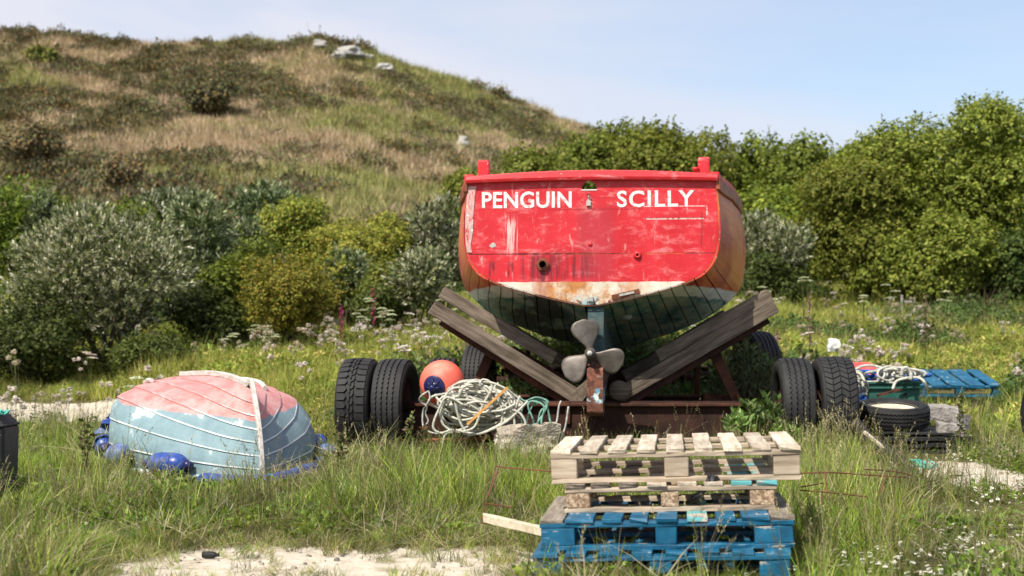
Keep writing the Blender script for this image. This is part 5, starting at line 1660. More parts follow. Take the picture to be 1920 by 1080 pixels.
bd = 13.45; br_ = .212
bz = Z(717, bd); bxx = X(829, bd)
by = thing('mooring_buoy', 'faded orange ball buoy with navy cap leaning on the inner left trailer tyre', 'buoy', (bxx, bd, bz))
capd = Vector((-.36, -.93, -.20)).normalized()
q = capd.to_track_quat('Z', 'Y')
prof = [(br_ * math.sin(a), br_ * math.cos(a)) for a in np.linspace(.0, math.pi, 28)]
o = MB().lathe([(max(r_, .0001), h_) for r_, h_ in prof], 44).build('ball', M['buoy'], by, smooth=True); o.rotation_mode = 'QUATERNION'; o.rotation_quaternion = q
cp = [(br_ * 1.008 * math.sin(a), br_ * 1.008 * math.cos(a)) for a in np.linspace(.54, .3, 6)] + [(.045, br_ * .99), (.03, br_ * 1.08), (.026, br_ * 1.2), (.018, br_ * 1.22), (0.0001, br_ * 1.22)]
mb = MB().lathe(cp, 30)
for k in range(8):
    a = k * math.pi / 4
    mb.tube([(.085 * math.cos(a), .085 * math.sin(a), br_ * .93), (.028 * math.cos(a), .028 * math.sin(a), br_ * 1.12)], .006, 5)
o = mb.build('cap', M['fender_tip'], by, smooth=True); o.rotation_mode = 'QUATERNION'; o.rotation_quaternion = q
mb = MB()
rope(mb, [P3(804, 733, 13.18), P3(790, 742, 13.16), P3(787, 752, 13.2), P3(800, 762, 13.2), P3(798, 775, 13.25), P3(803, 790, 13.25), P3(796, 800, 13.25), P3(806, 812, 13.2)], .008)
rope(mb, [P3(804, 734, 13.18), P3(806, 748, 13.16), P3(799, 760, 13.2), P3(793, 772, 13.25), P3(794, 800, 13.22), P3(812, 812, 13.15), P3(840, 812, 13.1)], .008)
tag(mb.build('buoy_rope', M['rope_w'], None, smooth=True), 'pale rope tied to the navy cap of the orange buoy', 'rope')

blk = bmesh.new(); bmesh.ops.create_cube(blk, size=1); bmesh.ops.subdivide_edges(blk, edges=blk.edges, cuts=11, use_grid_fill=True)
for v in blk.verts:
    c = Vector((v.co.x * .56, v.co.y * .4, v.co.z * .46)); n_ = mnoise.noise(c * 5) * .09 + mnoise.noise(c * 14) * .045 + mnoise.noise(c * 33) * .02
    d = Vector((c.x, c.y * 2, c.z * 2)).normalized(); v.co = c + d * n_
me = bpy.data.meshes.new('concrete_block'); blk.to_mesh(me); blk.free(); me.materials.append(M['concrete'])
tag(link('concrete_block', me, loc=(X(992, 13.1), 13.15, .10), rot=(0, R(-2), R(8))), 'rough lichen covered concrete block under the rope heap', 'concrete block')

rr = random.Random(5)
mb = MB()
for k in range(38):
    cx, cy = rr.uniform(872, 922), rr.uniform(742, 776)
    w, h = rr.uniform(38, 74), rr.uniform(12, 36)
    tl = rr.uniform(-.15, .5); D = 13.12 + rr.uniform(0, .28); ph = rr.uniform(0, 6.28)
    pts = []
    n = 16; sweep = rr.choice((1.0, .9, 1.1)) * 2 * math.pi
    for i in range(n + 1):
        a = ph + sweep * i / n
        u, v_ = w * math.cos(a) * (1 + .05 * math.sin(3 * a + k)), h * math.sin(a) * (1 + .08 * math.sin(2 * a + k))
        pts.append(P3(cx + u * math.cos(tl) - v_ * math.sin(tl) + rr.uniform(-1.5, 1.5), cy + u * math.sin(tl) + v_ * math.cos(tl) + rr.uniform(-1.5, 1.5), D + .12 * math.sin(a + k)))
    rope(mb, pts, .0112)
for pl in ([(870, 760), (838, 745), (822, 770), (812, 800), (826, 812), (850, 806), (880, 812), (905, 812), (950, 790), (990, 752)],
           [(900, 720), (905, 712), (918, 716), (922, 730), (905, 760), (890, 800), (862, 810), (836, 814), (826, 850), (824, 868)],
           [(880, 730), (850, 728), (832, 750), (828, 790), (850, 808), (878, 800)],
           [(930, 722), (945, 735), (960, 770), (965, 800), (958, 818)], [(930, 740), (942, 775), (935, 815), (928, 835)],
           [(975, 742), (960, 775), (930, 800), (890, 815), (868, 812)], [(850, 740), (862, 790), (880, 818)],
           [(935, 718), (928, 728), (945, 760), (975, 775), (985, 800), (960, 822), (930, 818)]):
    Dd = 13.02 + rr.uniform(0, .06)
    rope(mb, [P3(a, b_, Dd) for a, b_ in pl], .0112)
tag(mb.build('rope_heap', M['rope'], None, smooth=True), 'heap of thick bleached white rope draped over the trailer beam', 'rope heap')
mb = MB()
for pl in ([(980, 800), (978, 770), (990, 752), (1010, 748), (1025, 760), (1034, 800), (1042, 812)], [(985, 812), (990, 780), (1002, 755), (1018, 748), (1028, 756), (1012, 775), (1008, 815)],
           [(995, 815), (1000, 790), (990, 762), (998, 752), (1020, 762), (1015, 790), (1020, 815)], [(975, 745), (985, 752), (1005, 745), (1025, 752), (1022, 770), (1000, 800), (985, 798), (1010, 795)],
           [(1002, 760), (1016, 752), (1026, 764), (1032, 790), (1046, 806), (1060, 820)]):
    Dd = 13.1 + rr.uniform(0, .1)
    rope(mb, [P3(a, b_, Dd) for a, b_ in pl], .0085)
tag(mb.build('green_rope', M['rope_g'], None, smooth=True), 'small hank of thinner green rope hung right of the white rope heap', 'rope')
mb = MB()
rope(mb, [P3(1052, 752, 13.2), P3(1048, 762, 13.18), P3(1044, 790, 13.18), P3(1038, 805, 13.15), P3(1046, 815, 13.1)], .009)
rope(mb, [P3(1066, 762, 13.2), P3(1060, 800, 13.18), P3(1052, 820, 13.1), P3(1047, 835, 13.05)], .009)
tag(mb.build('rope_end', M['rope_w'], None, smooth=True), 'two frayed rope ends hanging beside the green rope', 'rope')
mb = MB(); mb.board(P3(876, 796, 12.96), P3(952, 726, 13.0), .012, .022, side=(0, 1, 0), n=8, jit=.002)
tag(mb.build('orange_strap', M['strap'], None), 'thin orange strip lying across the white rope heap', 'strap')

# ------------------------------------------------------------------ pallets
ux_, uy_ = Vector((math.cos(R(6.8)), -math.sin(R(6.8)), 0)), Vector((math.sin(R(6.8)), math.cos(R(6.8)), 0))
def pallet(label, cx_px, D, z0, L_, Wd, Hh, yaw, tilt, slats, style, seed, blocks, mats_s=None, pitch=0):
    """origin at the middle of the front lower edge; slats = (centre, width) across"""
    rg = random.Random(seed)
    t = thing('pallet', label, 'pallet', (X(cx_px, D), D, z0), 0, 'stacked pallets')
    t.rotation_euler = Euler((R(pitch), -R(tilt), -R(yaw)))
    tb = .022; ts = .02
    zb = tb; hb = Hh - tb * 2 - ts
    mx_ = style
    for y_ in (.05, Wd / 2, Wd - .05):
        MB().board((-L_ / 2, y_, tb / 2), (L_ / 2, y_, tb / 2), .1, tb, n=14, jit=.0042, rng=rg, ends=.009).build('bottom_board', M[mx_[0]], t, bevel=.002)
        MB().board((-L_ / 2, y_, zb + hb + tb / 2), (L_ / 2, y_, zb + hb + tb / 2), .1, tb - .001, n=14, jit=.003, rng=rg, ends=.006).build('stringer_board', M[mx_[0]], t, bevel=.002)
        for bx_, bw in blocks:
            MB().box((bx_ * L_, y_ + .002, zb + hb / 2), (bw, .096, hb - .001), jit=.002, rng=rg).build('block', M[mx_[1]], t, bevel=.004)
    zt = zb + hb + tb + ts / 2
    for i, (sx_, sw) in enumerate(slats):
        mt = mats_s[i] if mats_s else mx_[2]
        r_ = rg.uniform(-.004, .004)
        MB().board((sx_ * L_ + r_, rg.uniform(-.012, .004), zt), (sx_ * L_ - r_, Wd + rg.uniform(-.01, .01), zt + rg.uniform(0, .003)), sw, ts, side=(1, 0, 0), n=9, jit=.0025, rng=rg, ends=.007).build('slat', M[mt], t, bevel=.002)
    return t
T2 = 1.75
pallet('sun bleached bare wood pallet lying on top of the stack', 1266, 7.02, .447, 1.226, 1.0, .165, 6.8, T2,
       [(-.462 + i * .1155, .098 if i in (0, 8) else .088) for i in range(9)], ('pallet', 'pallet', 'pallet_y'), 1, ((-.447, .128), (.008, .118), (.445, .13)))
pallet('narrower pallet with speckled chipboard blocks, second from the top', 1257, 6.98, .305, 1.03, 1.0, .142, 6.8, T2,
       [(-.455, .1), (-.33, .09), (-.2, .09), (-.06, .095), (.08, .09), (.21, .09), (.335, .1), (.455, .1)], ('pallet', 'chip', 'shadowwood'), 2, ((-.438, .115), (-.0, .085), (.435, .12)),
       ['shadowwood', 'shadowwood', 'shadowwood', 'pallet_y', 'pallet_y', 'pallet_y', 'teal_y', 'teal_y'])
pallet('wide blue painted pallet with grey end board, third from the top', 1250, 6.74, .155, 1.2, 1.0, .15, 6.8, T2,
       [(-.455, .11), (-.342, .135), (-.21, .095), (-.105, .085), (.005, .1), (.125, .095), (.235, .09), (.35, .13), (.455, .11)], ('blue_x', 'blue_x', 'blue_y'), 3, ((-.43, .16), (.0, .1), (.42, .18)),
       ['greywood', 'blue_y', 'blue_y', 'blue_y', 'blue_y', 'teal_y', 'blue_y', 'blue_y', 'greywood'])
pallet('blue pallet at the bottom of the stack, sunk in the grass', 1240, 6.66, .0, 1.2, 1.0, .155, 6.8, T2,
       [(-.455, .12), (-.33, .1), (-.2, .1), (-.07, .1), (.06, .1), (.19, .1), (.32, .1), (.455, .12)], ('blue_x', 'blue_x', 'blue_y'), 4, ((-.44, .14), (.0, .1), (.44, .14)))
pallet('lone blue pallet lying flat in the meadow beyond the green crate', 1800, 18.0, Z(744, 18.0), 1.08, 1.1, .15, 2, -.3,
       [(-.44, .14), (-.24, .19), (-.02, .2), (.2, .19), (.42, .15)], ('blue_x', 'blue_x', 'blue_y'), 5, ((-.44, .12), (0, .1), (.44, .12)), pitch=9)
o = MB().board((X(905, 7.75), 7.8, .17), (X(1045, 7.2), 7.15, .17), .085, .045, n=6, jit=.003, side=(0, 1, 0), ends=.01).build('plank', M['plank'], None, bevel=.003)
tag(o, 'pale squared plank poking out left of the pallet stack', 'plank')
# torn black plastic caught in the pallets
mb = MB(); rr = random.Random(9)
for k in range(16):
    pts = [P3(1338 + rr.uniform(-10, 10), 894 + rr.uniform(-3, 4), 6.99), P3(1322 + rr.uniform(-8, 8), 915, 6.97), P3(1308 + rr.uniform(-9, 9), 932 + rr.uniform(-4, 4), 6.98), P3(1287 + rr.uniform(-6, 10), 944 + rr.uniform(-3, 3), 7.02)]
    pts = [Vector(p) for p in pts]
    vs = []
    for i, p in enumerate(pts):
        w_ = (.012, .012, .009, .003)[i] * rr.uniform(.6, 1.4); a = rr.uniform(0, 3.1)
        d = Vector((math.cos(a) * w_, rr.uniform(-.01, .01), math.sin(a) * w_)); vs += [p - d, p + d, p + d + Vector((0, .002, 0)), p - d + Vector((0, .002, 0))]
    fs = []
    for i in range(3):
        for c_ in range(4): fs.append((i * 4 + c_, i * 4 + (c_ + 1) % 4, i * 4 + 4 + (c_ + 1) % 4, i * 4 + 4 + c_))
    mb.add(vs, fs)
tag(mb.build('plastic_rag', M['blackfluff'], None), 'torn black plastic hanging out of the second pallet', 'plastic rag')

# ------------------------------------------------------------------ upturned dinghy
DL = 3.35
u_ = Vector((-.40, .915)); ang = math.atan2(u_.y, u_.x) - math.pi / 2
din = thing('upturned_dinghy', 'upturned clinker dinghy with faded pink bottom and pale blue sides', 'dinghy', (X(492, 10.95), 10.95, .03), ang)
din.scale = (1, 1, 1.07)
# local: y runs bow -> stern, x across (+x = far/right side), z up, keel on top
DS = [(0.00, [(.012, .0), (.012, .14), (.012, .28), (.012, .42), (.012, .55), (.012, .66)]),
      (0.10, [(.27, .0), (.27, .13), (.23, .28), (.17, .42), (.095, .56), (.012, .69)]),
      (0.26, [(.60, .0), (.62, .15), (.57, .31), (.44, .47), (.25, .61), (.012, .715)]),
      (0.50, [(.82, .0), (.86, .16), (.84, .34), (.71, .52), (.41, .64), (.012, .72)]),
      (0.78, [(.72, .0), (.77, .17), (.77, .36), (.70, .52), (.42, .64), (.012, .70)]),
      (1.00, [(.54, .0), (.59, .16), (.60, .33), (.57, .49), (.36, .60), (.012, .68)])]
dst = [s for s, _ in DS]; NP = 7; DG = [girth(p, NP * 4 + 1) for _, p in DS]
def drow(s): return catmull(DG, np.interp(s, dst, range(len(dst))))
dss = np.linspace(0, 1, 25)
def rake(z): return .34 * (max(z, 0) / .7) ** 2.0
for side in (-1, 1):
    for j in range(NP):
        vs, fs, ms = [], [], []
        for i, s in enumerate(dss):
            row = drow(s)[j * 4:(j + 1) * 4 + 1]
            out = []
            tan = row[-1] - row[0]; tan = tan / max(np.linalg.norm(tan), 1e-6); nrm = np.array([tan[1], -tan[0]]) 
            if nrm[0] < 0: nrm = -nrm
            lp = .016 if s > .02 else .004
            pts = [row[0] + nrm * lp * .9 - tan * .004, row[0] + nrm * lp - tan * .006] + [row[k] + nrm * lp * (1 - k / 4) for k in range(1, 5)]
            pts = [row[0] + nrm * (-.004) - tan * .004] + pts[0:1] + [row[0] + nrm * lp + tan * .006] + pts[2:]
            for q in pts:
                y0 = rake(q[1]); vs.append((side * max(q[0], .008), y0 + (DL - y0) * s, q[1]))
        m = 7
        for i in range(len(dss) - 1):
            for k in range(m - 1):
                fs.append((i * m + k, i * m + k + 1, (i + 1) * m + k + 1, (i + 1) * m + k)); ms.append(1 if k in (0, 1) and j > 0 else 0)
        mb = MB(); mb.v, mb.f, mb.m = vs, fs, ms
        me = mb.mesh('plank', [M['dinghy'], M['lap']])
        link('plank', me, din)
# stern transom
g_ = drow(1.0)
pl = [(x_, z_) for x_, z_ in g_] + [(-x_, z_) for x_, z_ in g_[::-1]]
me = fill2d([pl], .03); me.name = 'transom'; me.materials.append(M['dinghy']); link('transom', me, din, loc=(0, DL - .01, 0))
# keel batten over the bottom and down the stem
kp = [Vector((0, rake(z_), z_)) for z_ in np.linspace(-.01, .72, 12)]
kp += [Vector((0, y0 + (DL - y0) * s, drow(s)[-1][1] + .02)) for s in np.linspace(.03, 1, 20) for y0 in (rake(.76),)]
kp[0].y -= .02
b = MB(); vs, fs = [], []
for i, p_ in enumerate(kp):
    t_ = (kp[min(i + 1, len(kp) - 1)] - kp[max(i - 1, 0)]).normalized(); nrm = Vector((0, -t_.z, t_.y))
    for sx, sn in ((-.019, -.02), (.019, -.02), (.017, .024), (-.017, .024)): vs.append(p_ + Vector((sx, 0, 0)) + nrm * sn)
for i in range(len(kp) - 1):
    for k in range(4): fs.append((i * 4 + k, i * 4 + (k + 1) % 4, i * 4 + 4 + (k + 1) % 4, i * 4 + 4 + k))
fs += [(0, 1, 2, 3), tuple(len(vs) - 4 + k for k in (3, 2, 1, 0))]
b.add(vs, fs, 0).build('keel_batten', M['keelwood'], din, bevel=.005)
for side, s0, s1 in ((-1, .72, .98), (1, .35, .75)):
    pts = []
    for s in np.linspace(s0, s1, 6):
        r_ = drow(s); q = r_[int(NP * 4 * .70)]; y0 = rake(.7); pts.append(Vector((side * q[0], y0 + (DL - y0) * s, q[1] + .025)))
    mb = MB()
    for a_, c_ in zip(pts[:-1], pts[1:]): pass
    mb.tube(pts, .022, 6); mb.build('bilge_rail', M['keelwood'], din)
# gunwale strip near the ground
for side in (-1, 1):
    pts = []
    for s in dss: 
        q = drow(s)[0]; pts.append((side * (max(q[0], .01) + .015), DL * s, .01))
    MB().tube(pts, .022, 6).build('gunwale', M['lap'], din, smooth=True)

def dpt(s, side, off=.0, z=.06):
    q = drow(s)[0]; v = Vector((side * (q[0] + off), DL * s, z))
    return din.matrix_basis @ v
def fender(label, p, d, r_, L_, mat, mat2=None, group='blue fenders round the upturned dinghy'):
    d = Vector(d).normalized()
    t = thing('fender', label, 'fender', tuple(p), 0, group); t.rotation_mode = 'QUATERNION'; t.rotation_quaternion = d.to_track_quat('Z', 'Y')
    h = L_ / 2
    prof = [(0.0001, -h - r_ * .55), (r_ * .35, -h - r_ * .5)] + [(r_ * math.sin(a), -h + r_ - r_ * 1.25 * math.cos(a)) for a in np.linspace(.35, math.pi / 2, 7)]
    prof += [(r, -z_) for r, z_ in reversed(prof)]
    MB().lathe(prof, 26).build('body', M[mat], t, smooth=True)
    for sg in (1, -1):
        MB().lathe([(.0001, sg * (h + r_ * .75)), (.028, sg * (h + r_ * .72)), (.034, sg * (h + r_ * .45)), (.05, sg * (h + r_ * .2))], 14).build('end_eye', M['fender_tip'], t, smooth=True)
    return t
dinv = din
def ddir(a): 
    v = Matrix.Rotation(ang, 3, 'Z') @ Vector(a); return v
fender('round blue fender highest behind the stern of the dinghy', P3(206, 797, 14.2), (0.1, .3, 1), .085, .1, 'fender')
fender('sun bleached blue fender below the highest one at the dinghy stern', P3(194, 816, 14.2), (0, .3, 1), .095, .12, 'fender_f')
fender('blue fender at the near stern corner crossed by a white cord', dpt(.62, -1, .1, .15), (-.3, 1, .15), .1, .12, 'fender')
fender('dull blue fender on the near side just ahead of the stern corner', dpt(.42, -1, .1, .12), (.75, -.6, .05), .105, .2, 'fender_f')
fender('long dark blue fender along the near side of the dinghy amidships', dpt(.2, -1, .12, .1), (.92, -.38, .0), .095, .32, 'fender')
fender('blue fender half hidden in grass beside the far bow quarter', P3(596, 830, 12.9), (.3, .9, .1), .085, .16, 'fender')
fender('bleached blue fender nearest the trailer tyre on the far side', P3(612, 850, 12.5), (.2, .9, .0), .09, .18, 'fender_f')
fender('small blue fender lowest on the far side of the dinghy', P3(600, 872, 12.1), (.3, .9, -.1), .075, .12, 'fender')
bow = thing('bow_fender', 'long curved blue bow fender with a turquoise band under the dinghy stem', 'fender', (0, 0, 0))
pts = [P3(372, 900, 11.2), P3(410, 904, 10.93), P3(450, 907, 10.79), P3(495, 906, 10.73), P3(532, 899, 10.85), P3(565, 889, 11.15), P3(596, 878, 11.6)]
cp_ = []
for i in range(len(pts) - 1):
    P_ = [Vector(p) for p in pts]; p0, p1, p2, p3 = P_[max(i - 1, 0)], P_[i], P_[i + 1], P_[min(i + 2, len(P_) - 1)]
    for k in range(5):
        f = k / 5; cp_.append(.5 * ((2 * p1) + (p2 - p0) * f + (2 * p0 - 5 * p1 + 4 * p2 - p3) * f * f + (-p0 + 3 * p1 - 3 * p2 + p3) * f ** 3))
cp_.append(Vector(pts[-1])); n_ = len(cp_)
MB().tube(cp_, [.066 * min(1, .35 + min(i, n_ - 1 - i) * .3) for i in range(n_)], 18).build('body', M['fender'], bow, smooth=True)
MB().tube([cp_[i] for i in (16, 17)], .066, 18).build('band', M['turq'], bow, smooth=True)
mb = MB(); rope(mb, [P3(362, 915, 11.5), P3(368, 906, 11.3), P3(382, 900, 11.2), P3(400, 896, 11.2), P3(425, 897, 11.15)], .012)
rope(mb, [P3(345, 896, 11.9), P3(352, 908, 11.7), P3(365, 912, 11.4)], .01)
tag(mb.build('dinghy_rope', M['rope_w'], None, smooth=True), 'twisted grey rope tying the bow fender to the dinghy', 'rope')
mb = MB(); rope(mb, [P3(208, 795, 14.2), P3(212, 820, 14.0), P3(213, 850, 13.6), P3(205, 832, 13.5), P3(210, 862, 13.3), P3(240, 850, 13.05)], .007)
tag(mb.build('white_rope', M['rope_w'], None, smooth=True), 'thin white cord strung through the fenders at the dinghy stern', 'rope')

# ------------------------------------------------------------------ right hand heap
# black mats
mt_ = thing('mat_stack', 'stack of curling black rubber mats under the loose tyre', 'rubber mats', (X(1712, 14.2), 14.2, 0))
def sheet(w, d, z, th, lift, rz, seed):
    vs, fs = [], []; nx, ny = 12, 8
    for lay in (0, 1):
        for j_ in range(ny + 1):
            for i in range(nx + 1):
                u, v_ = i / nx - .5, j_ / ny - .5
                zz = z + th * lay + lift * (max(0, abs(u) - .3) * 2) ** 2 * (1 if (u > 0) == (seed % 2 == 0) else .3) + .012 * mnoise.noise(Vector((u * 4, v_ * 4, seed)))
                vs.append((u * w, v_ * d, zz))
    o_ = (nx + 1) * (ny + 1)
    for j_ in range(ny):
        for i in range(nx):
            a = j_ * (nx + 1) + i; fs += [(a, a + nx + 1, a + nx + 2, a + 1), (o_ + a, o_ + a + 1, o_ + a + nx + 2, o_ + a + nx + 1)]
    for i in range(nx):
        for j_ in (0, ny): a = j_ * (nx + 1) + i; fs.append((a, a + 1, o_ + a + 1, o_ + a))
    for j_ in range(ny):
        for i in (0, nx): a = j_ * (nx + 1) + i; fs.append((a, a + nx + 1, o_ + a + nx + 1, o_ + a))
    return MB().add(vs, fs).build('mat', M['blackmat'], mt_, bevel=.004, rot=(0, 0, rz))
sheet(.84, 1.0, .0, .055, .02, .02, 1); sheet(.82, .97, .075, .045, .01, -.03, 2); sheet(.86, 1.0, .14, .04, .02, .03, 3); sheet(.8, .98, .2, .022, .05, -.05, 4)
ty = thing('loose_tyre', 'loose tyre with rusty cream rim lying flat on the black mats', 'tyre', (X(1676, 14.1), 14.15, .375))
ty.rotation_euler = (R(8), 0, 0)
tt = wheel_parts(ty, 'tyre', .362, .19, 'rib', (0, 0, 0), rim='rim_cream', ri=.235, axis_rot=(0, R(-90), R(4)))
ty2 = thing('standing_tyre', 'black tyre standing upright at the right frame edge', 'tyre', (X(1976, 13.6), 13.6, .39))
wheel_parts(ty2, 'tyre', .42, .25, 'rib', (0, 0, 0), ri=.26, rz=R(8))
# green fish crate with ropes
gc = thing('fish_crate', 'dark green plastic crate full of rope behind the loose tyre', 'crate', (X(1668, 15.4), 15.4, Z(752, 15.4) - .02))
w_, d_, h_ = .58, .4, .235
b = MB()
for (c, d) in (((0, 0, .01), (w_ - .05, d_ - .05, .02)), ((0, -d_ / 2 + .02, h_ / 2), (w_ - .04, .014, h_)), ((0, d_ / 2 - .02, h_ / 2), (w_ - .04, .014, h_)), ((-w_ / 2 + .02, 0, h_ / 2), (.014, d_ - .04, h_)), ((w_ / 2 - .02, 0, h_ / 2), (.014, d_ - .04, h_))): b.box(c, d)
b.build('body', M['greencrate'], gc, bevel=.004)
for z_ in (h_ - .012, h_ * .72):
    b = MB()
    for (c, d) in (((0, -d_ / 2, z_), (w_ + .01, .03, .026)), ((0, d_ / 2, z_), (w_ + .01, .03, .026)), ((-w_ / 2 + .006, 0, z_), (.03, d_ - .04, .026)), ((w_ / 2 - .006, 0, z_), (.03, d_ - .04, .026))): b.box(c, d)
    b.build('rim', M['greencrate'], gc, bevel=.006)
MB().box((.12, -d_ / 2 - .002, .1), (.03, .01, .03)).build('drain_slot', M['cavity'], gc)  # black block on the crate face, coloured as a shaded slot
rr = random.Random(21)
def tangle(name, label, mat, boxp, D, n, r_, seed, w=(15, 40), h=(5, 16)):
    rr = random.Random(seed); mb = MB()
    for k in range(n):
        cx, cy = rr.uniform(boxp[0], boxp[2]), rr.uniform(boxp[1], boxp[3]); ww, hh = rr.uniform(*w), rr.uniform(*h); ph = rr.uniform(0, 6.3); dd = D + rr.uniform(-.15, .15)
        pts = [P3(cx + ww * math.cos(ph + a), cy + hh * math.sin(ph + a * rr.choice((1, 1.02))), dd + .12 * math.sin(a + k)) for a in np.linspace(0, rr.uniform(3.4, 6.5), 12)]
        rope(mb, pts, r_)
    return tag(mb.build(name, M[mat], None, smooth=True), label, 'rope')
tangle('crate_rope', 'tangled white and grey rope spilling over the green crate', 'rope_w', (1630, 700, 1715, 712), 15.35, 10, .014, 3)
tangle('crate_rope', 'cream rope loops lying over the right corner of the green crate', 'rope', (1660, 698, 1720, 708), 15.3, 6, .014, 4, (12, 26), (6, 14))
tangle('blue_netting_rope', 'blue netting rope bundled at the back of the green crate', 'rope_b', (1615, 700, 1720, 712), 15.55, 16, .02, 5, (12, 30), (3, 9))
tangle('side_rope', 'pale rope heap between the red box and the green crate', 'rope', (1600, 712, 1618, 745), 15.0, 9, .014, 6, (5, 16), (8, 18))
tangle('blue_rope_bundle', 'blue rope bundle low between the chevron tyre and the green crate', 'rope_b', (1596, 742, 1618, 755), 15.0, 8, .016, 7, (6, 14), (3, 7))
mb = MB(); rope(mb, [P3(1690, 705, 15.1), P3(1693, 692, 15.1), P3(1701, 690, 15.1), P3(1708, 700, 15.1), P3(1707, 712, 15.05)], .02)
tag(mb.build('hose_loop', M['rope_w'], None, smooth=True), 'grey hose loop arching up out of the green crate', 'hose')
mb = MB(); rope(mb, [P3(1674, 730, 15.05), P3(1680, 716, 15.1), P3(1695, 710, 15.1), P3(1720, 708, 15.1), P3(1733, 716, 15.05), P3(1738, 732, 15.1)], .016)
tag(mb.build('hose', M['rope'], None, smooth=True), 'cream hose curling over the front and side of the green crate', 'hose')
o = MB().board(P3(1645, 742, 14.9), P3(1688, 730, 14.95), .05, .02, n=5, jit=.006, side=(0, 1, 0)).build('bark_scrap', M['rust'], None); tag(o, 'splintered brown wood scrap on the front of the green crate', 'wood scrap')
rb = thing('red_box', 'faded red plastic box with sloping lid behind the chevron tyre', 'box', (X(1606, 16.0), 16.0, Z(744, 16.0)))
zz = Z(704, 16.0) - Z(744, 16.0)
MB().box((0, 0, zz / 2), (.46, .42, zz), jit=.004).build('body', M['redbox'], rb, bevel=.02, seg=2)
MB().add([(-.26, -.24, zz), (.26, -.24, zz), (.26, .24, zz), (-.26, .24, zz), (-.2, -.05, zz + .14), (.14, -.05, zz + .15), (.16, .2, zz + .15), (-.2, .2, zz + .14)],
         [(0, 3, 2, 1), (4, 5, 6, 7), (0, 1, 5, 4), (1, 2, 6, 5), (2, 3, 7, 6), (3, 0, 4, 7)]).build('lid', M['redbox'], rb, bevel=.015, seg=2)
# stones
def roughblock(name, label, c, d, rz, seed, mat='stone', cat_='stone', amp=.017):
    bm = bmesh.new(); bmesh.ops.create_cube(bm, size=1); bmesh.ops.subdivide_edges(bm, edges=bm.edges, cuts=8, use_grid_fill=True)
    for v in bm.verts:
        p = Vector((v.co.x * d[0], v.co.y * d[1], v.co.z * d[2])); e = max(abs(v.co.x), abs(v.co.y), abs(v.co.z))
        rnd = Vector(v.co).length; n_ = mnoise.noise(p * 9 + Vector((seed, 0, 0))) * amp + mnoise.noise(p * 28 + Vector((seed, 0, 0))) * amp * .4 - max(0, rnd - .68) * .12 * min(d)* 2
        v.co = p + Vector(v.co).normalized() * n_
    me = bpy.data.meshes.new(name); bm.to_mesh(me); bm.free(); me.materials.append(M[mat])
    o_ = link(name, me, loc=c, rot=(R(3), R(4), rz)); return tag(o_, label, cat_)
roughblock('stone', 'rough grey stone block with broken face right of the loose tyre', P3(1768, 774, 14.6), (.3, .26, .14), R(-14), 2)
roughblock('stone', 'smaller grey stone lying across the corner of the mats', P3(1781, 804, 13.8), (.24, .2, .11), R(-10), 3)
roughblock('stone', 'broken end stone half in grass behind the two grey stones', P3(1795, 790, 14.5), (.16, .2, .15), R(30), 4)
# black hose / pipe leaning down to the sand, pale batten on it
mb = MB(); rope(mb, [P3(1598, 782, 13.6), P3(1615, 806, 13.3), P3(1645, 835, 12.9), P3(1680, 858, 12.4), P3(1706, 876, 12.1), P3(1720, 897, 11.9)], .05, 12)
tag(mb.build('rubber_pipe', M['blackmat'], None, smooth=True), 'thick black rubber pipe sloping from the chevron tyre to the sand', 'pipe')
o = MB().board(P3(1620, 810, 13.15), P3(1716, 888, 11.95), .03, .025, n=8, jit=.003, side=(1, .6, 0)).build('batten', M['plank'], None); tag(o, 'pale thin batten lying along the black rubber pipe', 'batten')
# rusty mesh frames lying in the grass
def bars(label, segs, r_=.0045):
    mb = MB()
    for sg in segs:
        rope(mb, [P3(*q) for q in sg], r_, 5)
    return tag(mb.build('rusty_mesh_frame', M['rebar'], None), label, 'rusty frame')
bars('bent rusty reinforcing mesh in the grass right of the pallets', [[(1500, 887, 8.2), (1560, 886, 8.3), (1620, 890, 8.4), (1700, 895, 8.6)], [(1500, 919, 7.9), (1560, 924, 8.0), (1630, 932, 8.1)], [(1502, 913, 8.0), (1543, 906, 8.4)],
     [(1547, 886, 8.2), (1549, 910, 8.1), (1552, 935, 8.0)], [(1656, 888, 8.5), (1655, 912, 8.3), (1645, 930, 8.2)], [(1540, 920, 8.), (1541, 944, 7.9)], [(1620, 880, 8.8), (1680, 884, 8.9), (1712, 893, 8.9)]])
bars('bent rusty reinforcing mesh in the grass left of the pallets', [[(930, 874, 8.8), (960, 878, 8.7), (1035, 884, 8.5)], [(930, 874, 8.8), (918, 920, 8.4), (903, 975, 8.1)], [(910, 944, 8.1), (940, 948, 8.1), (960, 952, 8.0)], [(903, 980, 7.9), (950, 986, 7.8), (990, 992, 7.7)], [(936, 872, 8.8), (925, 915, 8.5)],
     ], .0045)
mb = MB(); rope(mb, [P3(722, 1012, 8.05), P3(745, 1018, 7.95), P3(790, 1016, 8.0), P3(830, 1015, 8.05), P3(856, 1020, 7.95)], .004, 5); rope(mb, [P3(720, 1006, 8.2), P3(735, 1014, 8.0), P3(760, 1012, 8.05)], .004, 5)
tag(mb.build('twine', M['twine'], None), 'turquoise twine lying at the edge of the sandy strip', 'twine')
mb = MB()
for k in range(7):
    rr = random.Random(k + 60); c = (rr.uniform(1700, 1745), rr.uniform(862, 876)); rope(mb, [(X(c[0] + 22 * math.cos(a + k), 12.6), 12.6 + .35 * math.sin(a * 1.3 + k), .025 + .01 * math.sin(a * 3)) for a in np.linspace(0, 4.5, 9)], .006, 5)
tag(mb.build('twine', M['twine'], None), 'pale turquoise twine tangled on the sand before the mats', 'twine')
